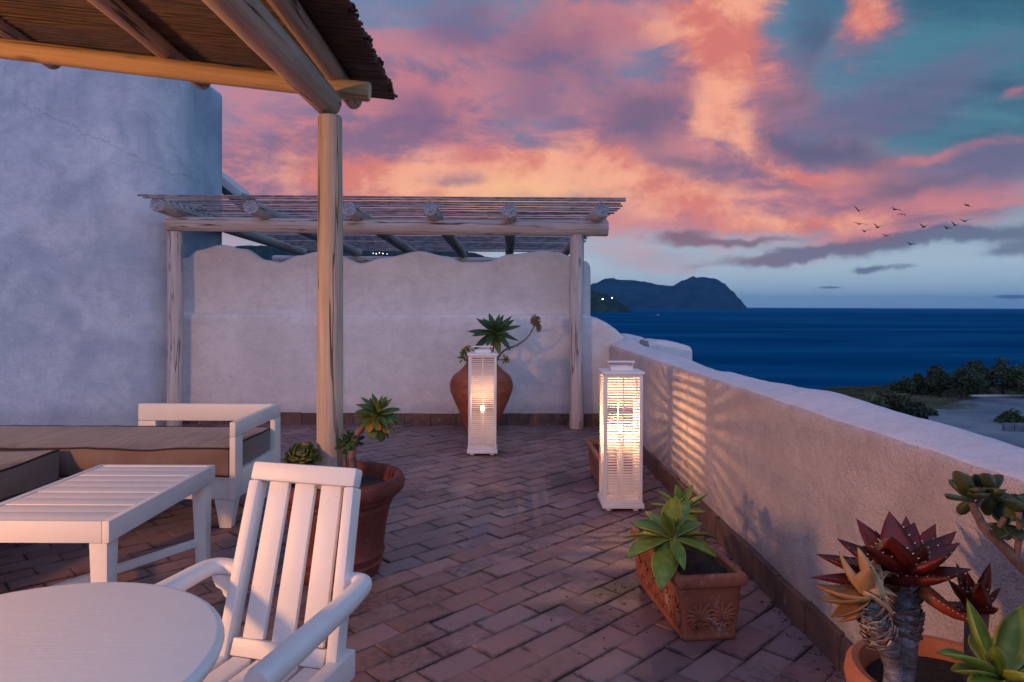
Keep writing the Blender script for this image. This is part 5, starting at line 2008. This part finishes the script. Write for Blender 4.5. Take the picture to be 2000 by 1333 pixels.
# ------------------------------------------------------------------ long terracotta planters
def planter(label, loc, rz, L_, W_, H_, mat, seed, relief=True):
    th = thing('terracotta_planter', label, 'planter', loc, rz)
    cr_ = .018
    # outer shell: tapered box with rolled rim
    def rect(hw, hl, z, r_=.014, k=4):
        pts = []
        for (cx, cy, a0) in ((hw - r_, hl - r_, 0), (-hw + r_, hl - r_, 90), (-hw + r_, -hl + r_, 180), (hw - r_, -hl + r_, 270)):
            for i in range(k + 1):
                a = R(a0 + 90 * i / k)
                pts.append(Vector((cx + r_ * math.cos(a), cy + r_ * math.sin(a), z)))
        return pts
    w0, l0 = W_ * .375, L_ * .455
    w1, l1 = W_ * .47, L_ * .480
    rs_ = [rect(w0, l0, 0), rect(w0 + .004, l0 + .004, .004), rect(w0 + .006, l0 + .006, .020), rect(w0 + .002, l0 + .002, .026), rect(w0 + .012, l0 + .008, H_ * .4), rect(w1 - .006, l1 - .004, H_ * .78), rect(w1, l1, H_ * .82),
           rect(w1 + .010, l1 + .010, H_ * .835), rect(w1 + .012, l1 + .012, H_ * .86), rect(w1 + .013, l1 + .013, H_ * .96), rect(w1 + .009, l1 + .009, H_ * .99), rect(w1 + .002, l1 + .002, H_), rect(w1 - .012, l1 - .012, H_), rect(w1 - .018, l1 - .018, H_ * .985), rect(w1 - .020, l1 - .020, H_ * .86), rect(w1 - .021, l1 - .021, H_ * .84)]
    loft('planter_body', rs_, mat, th)
    # soil sheet
    bm = bmesh.new()
    nx_, ny_ = 16, 40
    V, F = [], []
    for i in range(nx_ + 1):
        for j in range(ny_ + 1):
            x = -w1 + .019 + (2 * w1 - .038) * i / nx_
            y = -l1 + .019 + (2 * l1 - .038) * j / ny_
            V.append((x, y, H_ * .885 + .008 * nz(x * 30, y * 30, seed) + .004 * nz(x * 90, y * 90)))
    for i in range(nx_):
        for j in range(ny_):
            a = i * (ny_ + 1) + j
            F.append((a, a + ny_ + 1, a + ny_ + 2, a + 1))
    obj('soil', V, F, MT['soil'], th, True)
    bm.free()
    if relief:
        # acanthus relief: fanned, curling leaf strokes over small volutes
        def to_face(face, u, z):
            f = z / H_
            if face == 'end':
                return Vector((u, -(l0 + .0075 + (l1 - l0 - .004) * f), z))
            return Vector((-(w0 + .0095 + (w1 - w0 - .006) * f), u, z))

        def stroke(face, pts, r0_, r1_):
            q = [to_face(face, u, z) for u, z in pts]
            m_ = len(q) - 1
            tube('relief', q, [max(.0012, r0_ * math.sin(math.pi * (.18 + .78 * i / m_)) + r1_ * i / m_) for i in range(m_ + 1)], mat, th, 6)
        for face, centers_ in (('end', [-.043, .043]), ('side', [-.225, -.135, -.045, .045, .135, .225])):
            for c in centers_:
                sc = 1.0 if face == 'end' else .92
                for q_ in range(11):
                    a0_ = R(-100 + 20 * q_)
                    ln = (.074 - .022 * abs(a0_) / R(100)) * sc
                    curl = (1 if a0_ > 0 else -1) * (.5 + .7 * abs(a0_) / R(100)) if abs(a0_) > .01 else 0
                    pts_, u_, z_ = [], c, .088
                    for i in range(7):
                        pts_.append((u_, z_))
                        aa = a0_ + curl * (i / 6) ** 1.5 * 1.3
                        u_ += math.sin(aa) * ln / 6
                        z_ += math.cos(aa) * ln / 6
                    stroke(face, pts_, .0072, .001)
                for fl in (-1, 1):
                    pts_ = []
                    for i in range(14):
                        t = i / 13
                        r_ = .019 * (1 - .8 * t)
                        a = fl * (t * 7.0) - 1.57
                        pts_.append((c + fl * .019 + r_ * math.cos(a) * fl, .056 + r_ * math.sin(a)))
                    stroke(face, pts_, .0048, .001)
    return th


fl_, fr_ = G(1324, 1130, .246), G(1461, 1127, .246)
bl_ = G(1232, 1029, .246)
ax = (bl_ - fl_)
pr_ang = math.atan2(-ax.x, ax.y)
W1 = (fr_ - fl_).length * .985
L1 = ax.length
ctr = (fl_ + fr_) / 2 + ax / 2
planter1 = planter('long terracotta planter with acanthus relief holding the two green agaves beside the parapet', (ctr.x, ctr.y, 0), pr_ang, L1, W1 / .97, .25, MT['planter'], 1)
q = G(1145, 858, .24)
planter2 = planter('plain dark terracotta planter half hidden behind the nearer lantern', (q.x + .135, q.y - .33, 0), R(1.5), .66, .26, .24, MT['planter_dark'], 2, False)

rot = Matrix.Rotation(pr_ang, 4, 'Z')


def inplanter(dx, dy, z=.215):
    return Vector((ctr.x, ctr.y, 0)) + (rot @ Vector((dx, dy, z)))


a0 = P(1311, 1052, 2.72)
an = thing('agave', 'bright green broad leaved agave in the long planter, the nearer and larger of the two', 'plant', tuple(inplanter(-.03, .02)))
AO = an.location.copy()
hub = a0 - AO
tube('stem', [(0, 0, -.02), hub * .6, hub + Vector((0, 0, .01))], [.03, .028, .026], MT['stem'], an, 10)
# (target pixel of the tip, distance of the tip, width) for each leaf, aimed from the hub
tips = [((1322, 972), 2.74, .116, 'up'), ((1236, 1024), 2.74, .112, ''), ((1227, 1088), 2.62, .100, ''), ((1290, 1150), 2.52, .104, ''),
        ((1398, 1088), 2.62, .110, ''), ((1370, 1022), 2.80, .10, ''), ((1345, 978), 2.88, .070, ''), ((1262, 1000), 2.92, .066, ''),
        ((1336, 1112), 2.50, .050, ''), ((1296, 1003), 2.60, .055, 'up'), ((1400, 1052), 2.95, .06, ''), ((1222, 1050), 2.95, .06, '')]
rr = random.Random(4)


def aimed_leaf(hub_w, tip_w, W_, mat, parent, O, droop=.25, prof='agave', thick=.010, fold=.28, teeth=0, spread=.35):
    d = tip_w - hub_w
    L_ = d.length * 1.06
    az = math.atan2(d.y, d.x)
    el = math.atan2(d.z, math.hypot(d.x, d.y))
    el0 = el + droop * .55
    return leaf(hub_w - O, az, el0, L_, W_, mat, parent, -droop, thick, prof, fold, rr.uniform(-.2, .2), teeth=teeth)


for (tp, d_, w_, kk) in tips:
    aimed_leaf(a0, P(tp[0], tp[1], d_), w_, MT['agave'], an, AO, .05 if kk == 'up' else .55)
rosette(an, hub + Vector((0, 0, .01)), 6, .095, .034, MT['agave'], 15, 1.5, .9, (-.1, .1), 'agave', .006, .5)
b0_ = P(1330, 1000, 3.02)
af = thing('agave', 'second green agave behind the larger one at the far end of the long planter', 'plant', tuple(inplanter(0.0, .2)))
AO = af.location.copy()
tube('stem', [(0, 0, -.02), (b0_ - AO) * .6, b0_ - AO], [.026, .024, .022], MT['stem'], af, 10)
for (tp, d_, w_) in [((1320, 948), 3.05, .05), ((1352, 950), 3.06, .055), ((1381, 965), 3.0, .055), ((1284, 958), 3.0, .055), ((1272, 985), 2.95, .05), ((1376, 1000), 2.95, .05), ((1335, 975), 2.9, .045), ((1300, 975), 3.15, .05), ((1368, 980), 3.12, .05), ((1360, 1020), 2.9, .045)]:
    aimed_leaf(b0_, P(tp[0], tp[1], d_), w_, MT['agave'], af, AO, .35)
rosette(af, b0_ - AO + Vector((0, 0, .01)), 6, .08, .03, MT['agave'], 19, 1.5, .9, (-.1, .1), 'agave', .006, .5)

MT['flake'] = plain('dry_sheath', (0.20, 0.13, 0.09), (0.55, 0.44, 0.34), rough=0.7, scale=60, bstr=0.2)
# ------------------------------------------------------------------ near right corner: pot with aloes
NC = Vector((.955, 1.50, 0))
npot = thing('flower_pot', 'orange terracotta pot with rounded rim in the near right corner under the red aloes', 'pot', tuple(NC))
prof = [(0, 0), (.120, 0), (.125, .01), (.140, .15), (.160, .30), (.170, .36), (.185, .372), (.196, .392), (.200, .415), (.196, .436), (.184, .448), (.170, .446), (.160, .430), (.156, .40), (0, .40)]
lathe('pot_body', prof, MT['pot_orange'], npot, 64, .01)
lathe('soil', [(0, .402), (.154, .402), (.154, .408), (0, .416)], MT['soil'], npot, 30)

al = thing('red_aloe', 'larger dark red spiny aloe rosette on a thick grey stem over the orange pot', 'plant', (NC.x, NC.y, .40))
AO = al.location.copy()
st_ = [P(1766, 1345, 1.44), P(1768, 1290, 1.46), P(1771, 1230, 1.48), P(1772, 1180, 1.50), P(1762, 1140, 1.50)]
st_ = [Vector((.83, 1.46, .40))] + st_[1:]
s_ = smooth_path([v - AO for v in st_], 5)
tube('stem', s_, [.021 + .006 * (k / len(s_)) for k in range(len(s_))], MT['stem_grey'], al, 14, wob=.06)
hubw = P(1757, 1128, 1.50)
# dry leaf bases wrapped round the stem under the head


def flakes(pts, r_, n_, mat, parent, O, seed):
    rq = random.Random(seed)
    V, F = [], []
    for k in range(n_):
        t = rq.random() * (len(pts) - 1)
        i = min(int(t), len(pts) - 2)
        p_ = pts[i].lerp(pts[i + 1], t - i) - O
        ax_ = (pts[i + 1] - pts[i]).normalized()
        a0_ = rq.uniform(0, 6.28)
        span = rq.uniform(.5, 1.3)
        hgt_ = rq.uniform(.006, .013)
        lean_ = rq.uniform(.002, .009)
        rr_ = r_ * rq.uniform(.98, 1.10)
        u_ = ax_.cross(Vector((0, 1, 0))).normalized()
        v_ = ax_.cross(u_)
        b0 = len(V)
        m_ = 5
        for q_ in range(m_ + 1):
            f = q_ / m_
            a = a0_ + span * (f - .5)
            d_ = u_ * math.cos(a) + v_ * math.sin(a)
            tip = math.sin(math.pi * f) * (1 + rq.uniform(-.25, .25))
            V.append(p_ + d_ * rr_ * .96)
            V.append(p_ + d_ * (rr_ + lean_ * tip) + ax_ * hgt_ * tip + ax_ * .001)
            V.append(p_ + d_ * (rr_ + lean_ * tip + .0015) + ax_ * (hgt_ * tip * .9))
        for q_ in range(m_):
            a, b = b0 + q_ * 3, b0 + q_ * 3 + 3
            F += [(a, b, b + 1, a + 1), (a + 1, b + 1, b + 2, a + 2), (a + 2, b + 2, b, a)]
    o = obj('leaf_scar', V, F, mat, parent, False)
    tag(o, kind='stuff')


sc_ = [P(1771, 1250, 1.475), P(1772, 1215, 1.485), P(1771, 1180, 1.497), P(1765, 1142, 1.5)]
flakes(sc_, .026, 90, MT['stem'], al, AO, 1)
flakes(sc_, .025, 40, MT['stem_grey'], al, AO, 2)
red = [((1641, 1056), 1.60, 0.084), ((1677, 1020), 1.62, 0.084), ((1738, 1006), 1.60, 0.095), ((1784, 1026), 1.60, 0.087), ((1824, 1030), 1.66, 0.077), ((1862, 1043), 1.60, 0.084), ((1868, 1064), 1.50, 0.093), ((1889, 1113), 1.48, 0.082),
       ((1742, 1052), 1.42, 0.109), ((1602, 1085), 1.55, 0.082), ((1592, 1128), 1.48, 0.070), ((1632, 1093), 1.46, 0.077), ((1690, 1068), 1.42, 0.077), ((1806, 1068), 1.44, 0.093), ((1840, 1090), 1.42, 0.084),
       ((1850, 1130), 1.36, 0.077), ((1770, 1015), 1.72, 0.070), ((1710, 1040), 1.70, 0.077)]
for k, (tp, d_, w_) in enumerate(red):
    tipw = P(tp[0], tp[1], d_)
    aimed_leaf(hubw + Vector((rr.uniform(-.014, .014), rr.uniform(-.014, .014), rr.uniform(-.015, .012))), tipw, w_, MT['aloe_red'], al, AO, rr.uniform(-.25, .25), 'aloe', .016, .22, teeth=6)
o = aimed_leaf(P(1800, 1152, 1.46), P(1905, 1216, 1.42), .066, MT['aloe_flame'], al, AO, -.5, 'aloe', .014, .35, teeth=8)
o['label'] = 'glowing orange red curled leaf'

dd = thing('withered_aloe', 'withered tan aloe head on a peeling stem in front of the larger red aloe', 'plant', (NC.x, NC.y, .40))
AO = dd.location.copy()
st_ = [Vector((.79, 1.42, .40)), P(1744, 1300, 1.42), P(1725, 1250, 1.42), P(1708, 1200, 1.43), P(1695, 1170, 1.43)]
s_ = smooth_path([v - AO for v in st_], 5)
tube('stem', s_, [.017 + .008 * (k / len(s_)) for k in range(len(s_))], MT['stem_grey'], dd, 14, wob=.08)
sc_ = [P(1730, 1262, 1.42), P(1716, 1236, 1.425), P(1703, 1200, 1.43), P(1692, 1168, 1.43)]
flakes(sc_, .026, 110, MT['stem'], dd, AO, 3)
flakes(sc_, .027, 60, MT['flake'], dd, AO, 4)
hubw = P(1690, 1162, 1.43)
for (tp, d_, w_, dr) in [((1676, 1072), 1.42, .050, .1), ((1640, 1082), 1.44, .040, -.3), ((1592, 1143), 1.42, .050, -.6), ((1602, 1170), 1.38, .045, -.5), ((1626, 1205), 1.38, .040, -.5), ((1640, 1215), 1.42, .03, -.8),
                       ((1735, 1118), 1.44, .045, .4), ((1752, 1165), 1.42, .040, .7), ((1745, 1200), 1.40, .035, .8), ((1712, 1092), 1.48, .04, .2), ((1700, 1110), 1.36, .045, 0)]:
    aimed_leaf(hubw + Vector((rr.uniform(-.01, .01), rr.uniform(-.01, .01), rr.uniform(-.012, .012))), P(tp[0], tp[1], d_), w_ * 1.15, MT['leaf_rust' if (tp[0] < 1650 and tp[1] > 1090) else 'leaf_dead'], dd, AO, dr, 'aloe', .006, .5)

sa = thing('red_aloe', 'smaller dark red aloe rosette at the right, half behind the bright green agave', 'plant', (NC.x, NC.y, .40))
AO = sa.location.copy()
hubw = P(1908, 1190, 1.52)
tube('stem', [Vector((1.03, 1.52, .40)) - AO, hubw - AO], [.018, .024], MT['stem'], sa, 12)
for (tp, d_, w_) in [((1932, 1105), 1.50, .062), ((1951, 1150), 1.48, .05), ((1890, 1120), 1.54, .05), ((1855, 1135), 1.50, .055), ((1840, 1175), 1.55, .045), ((1915, 1140), 1.44, .055), ((1948, 1190), 1.46, .045), ((1870, 1105), 1.56, .045)]:
    aimed_leaf(hubw, P(tp[0], tp[1], d_), w_, MT['aloe_red'], sa, AO, rr.uniform(-.2, .2), 'aloe', .014, .22, teeth=5)

ga = thing('agave', 'fresh green agave in the bottom right corner, in front of the small red aloe', 'plant', (1.0, 1.30, .28))
AO = ga.location.copy()
p2 = thing('flower_pot', 'terracotta pot under the fresh green agave at the bottom right corner', 'pot', (1.03, 1.24, 0))
lathe('pot_body', [(0, 0), (.085, 0), (.10, .12), (.115, .24), (.135, .255), (.14, .28), (.128, .29), (.115, .28), (.110, .26), (0, .26)], MT['pot_red'], p2, 48, .01)
lathe('soil', [(0, .262), (.108, .262), (.108, .268), (0, .272)], MT['soil'], p2, 30)
hubw = P(1955, 1330, 1.30)
tube('stem', [(0, -.02, -.03), hubw - AO], .02, MT['stem'], ga, 10)
for (tp, d_, w_, dr) in [((1890, 1176), 1.34, .060, -.35), ((1834, 1276), 1.22, .046, .5), ((1860, 1310), 1.26, .045, .5), ((2015, 1180), 1.36, .075, -.3), ((2060, 1240), 1.34, .07, .2), ((1944, 1262), 1.22, .030, 0), ((2040, 1330), 1.2, .06, .4), ((1900, 1370), 1.15, .05, .5), ((1980, 1235), 1.42, .065, 0), ((1900, 1240), 1.42, .055, 0)]:
    aimed_leaf(hubw, P(tp[0], tp[1], d_), w_, MT['agave'], ga, AO, dr, 'agave', .008, .35)

# jade branch reaching in from the right
jd = thing('jade_branch', 'woody jade branch with round fleshy leaves reaching in from the right edge', 'plant', (1.10, 1.34, .4))
AO = jd.location.copy()
pts = [(2075, 1190, 1.36), (2040, 1148, 1.36), (2000, 1110, 1.36), (1960, 1068, 1.36), (1925, 1035, 1.36), (1905, 998, 1.36), (1897, 980, 1.36)]
w3 = [P(*v) for v in pts]
s_ = smooth_path([Vector((1.12, 1.36, .42)) - AO] + [v - AO for v in w3], 5)
tube('branch', s_, [.014 - .007 * k / (len(s_) - 1) for k in range(len(s_))], MT['stem'], jd, 10, wob=.1)
tube('twig', [P(1945, 1052, 1.36) - AO, P(1946, 1040, 1.36) - AO, P(1962, 1012, 1.36) - AO], .006, MT['stem'], jd, 8)
tube('twig', [P(1985, 1092, 1.36) - AO, P(1992, 1040, 1.345) - AO, P(1990, 1000, 1.345) - AO], .006, MT['stem'], jd, 8)
tube('twig', [P(1903, 992, 1.36) - AO, P(1920, 972, 1.36) - AO, P(1938, 962, 1.36) - AO], .005, MT['stem'], jd, 8)
for (cx, cy, ls) in [((1897), (975), [(1856, 940), (1870, 925), (1884, 930), (1852, 970), (1888, 988), (1905, 942), (1915, 955)]),
                     (1930, 965, [(1908, 930), (1925, 928), (1950, 938), (1955, 958), (1948, 985), (1928, 1005), (1955, 972), (1900, 965)]),
                     (1966, 1025, [(1945, 1000), (1960, 975), (1975, 972), (1940, 1030), (1965, 1052), (1990, 1050), (1950, 1050)]),
                     (1992, 1000, [(1968, 975), (1985, 970), (2005, 968), (2020, 995), (1980, 1015), (2005, 1025), (2015, 1040), (1975, 1000)])]:
    for (tx, ty) in ls:
        d_ = 1.36 + rr.uniform(-.05, .05)
        b_ = P(cx, cy, 1.36)
        t_ = P(tx, ty, d_)
        t_ = b_ + (t_ - b_).normalized() * max(.045, (t_ - b_).length * 1.02)
        aimed_leaf(b_, t_, rr.uniform(.030, .038), MT['jade'], jd, AO, rr.uniform(-.6, .3), 'jade', .006, .35)
jpot = thing('flower_pot', 'terracotta pot of the jade plant just outside the right edge', 'pot', (1.1, 1.36, 0))
bpy.data.objects.remove(jpot)

# ------------------------------------------------------------------ gulls
BIRDS = [((370, 118), (405, 145), (430, 182), (460, 162), (495, 156)), ((760, 160), (795, 142), (825, 165), (865, 163), (900, 190)),
         ((840, 228), (865, 208), (892, 215), (920, 210), (938, 238)), ((365, 298), (405, 308), (437, 322), (480, 318), (522, 330)),
         ((580, 312), (612, 328), (635, 358), (665, 342), (698, 342)), ((455, 385), (478, 388), (492, 405), (510, 388), (548, 384)),
         ((682, 428), (708, 438), (727, 452), (752, 438), (788, 428)), ((935, 522), (968, 520), (992, 542), (1028, 530), (1050, 552)),
         ((1082, 310), (1110, 330), (1135, 355), (1150, 342), (1185, 330)), ((1340, 345), (1365, 345), (1388, 368), (1415, 358), (1442, 375)),
         ((1425, 290), (1455, 308), (1472, 335), (1495, 325), (1528, 322)), ((1512, 268), (1550, 278), (1582, 292), (1610, 276), (1660, 268)),
         ((1555, 105), (1585, 105), (1605, 118), (1630, 128), (1662, 138))]
BL_ = ['gull at the upper left of the flock, wings in a wide V', 'gull with arched wings at the top of the flock, just above another arched one', 'gull with drooping wings directly below the top arched pair mate',
       'gull gliding with flat wings at the left edge of the flock', 'gull with left wing raised high, just right of the flat glider', 'small gull lowest of the left group, just below the flat glider',
       'gull with shallow V wings between the left group and the lowest gull', 'lowest gull of the whole flock, right wing tip drooping', 'gull alone in the middle of the flock with its left wing raised steeply',
       'leftmost of the three gulls flying close together on the right, wings drooping', 'middle one of the three gulls flying close together on the right', 'rightmost of the three gulls flying close together, wings in a shallow V',
       'topmost gull at the far right above the three close together']
BR = 60.0
for k, b in enumerate(BIRDS):
    w_ = [P(1600 + x * .18, 380 + y * .18, BR + (k % 4)) for x, y in b]
    c = w_[2]
    V, F = [], []
    # body: spindle
    yaw = random.Random(k).uniform(-.6, .6)
    bd = Vector((math.sin(yaw), math.cos(yaw), 0))
    sd = Vector((bd.y, -bd.x, 0))
    rr_ = [(-.24, .005), (-.18, .035), (-.08, .060), (.05, .062), (.14, .042), (.19, .034), (.23, .018), (.27, .003)]
    for (t, r_) in rr_:
        for a in range(6):
            an_ = a * math.pi / 3
            V.append(bd * t + sd * r_ * math.cos(an_) + Vector((0, 0, r_ * math.sin(an_))))
    for i in range(len(rr_) - 1):
        for a in range(6):
            F.append((i * 6 + a, i * 6 + (a + 1) % 6, i * 6 + 6 + (a + 1) % 6, i * 6 + 6 + a))
    for side in (0, 1):
        seq = [w_[2] - c, w_[1 + 2 * side] - c, w_[4 * side] - c]
        ch = [.10, .095, .012]
        off = [0.0, .06, -.05]
        b0 = len(V)
        for p_, c_, o_ in zip(seq, ch, off):
            for (dy, dz) in ((c_, .0), (0, .016), (-c_, .0), (0, -.010)):
                V.append(p_ + Vector((0, dy + o_, dz)))
        for i in range(2):
            for a in range(4):
                F.append((b0 + i * 4 + a, b0 + i * 4 + (a + 1) % 4, b0 + i * 4 + 4 + (a + 1) % 4, b0 + i * 4 + 4 + a))
    o = obj('gull', V, F, MT['bird'], None, True)
    o.location = c
    tag(o, BL_[k], 'bird', 'gulls flying in a loose flock over the sea')

# ------------------------------------------------------------------ hanging lamp under the reed roof (warm light that falls on chair and table)
LX = Vector((-3.35, .15, 0))
hl = thing('hanging_lamp', 'warm hanging lamp under the reed roof', 'lamp', (LX.x, LX.y, 1.76))
lathe('lamp_shade', [(.10, -.02), (.16, -.06), (.165, -.06), (.105, -.01), (.03, .06), (.0, .065), (.0, .06), (.03, .05), (.10, -.02)], MT['metal'], hl, 32)
lathe('bulb', [(0, -.09), (.02, -.085), (.032, -.06), (.030, -.03), (.015, 0), (0, 0)], emit('lamp_glow', (1.0, .6, .3), 40), hl, 20)
tube('cord', [(0, 0, .06), (0, 0, .94)], .004, MT['metal'], hl, 6)
ld = bpy.data.lights.new('lamp_light', 'POINT')
ld.energy = 420
ld.color = (1.0, 0.45, 0.15)
ld.shadow_soft_size = .12
lo = bpy.data.objects.new('lamp_light', ld)
COL.objects.link(lo)
lo.parent = hl
lo.location = (0, 0, -.16)
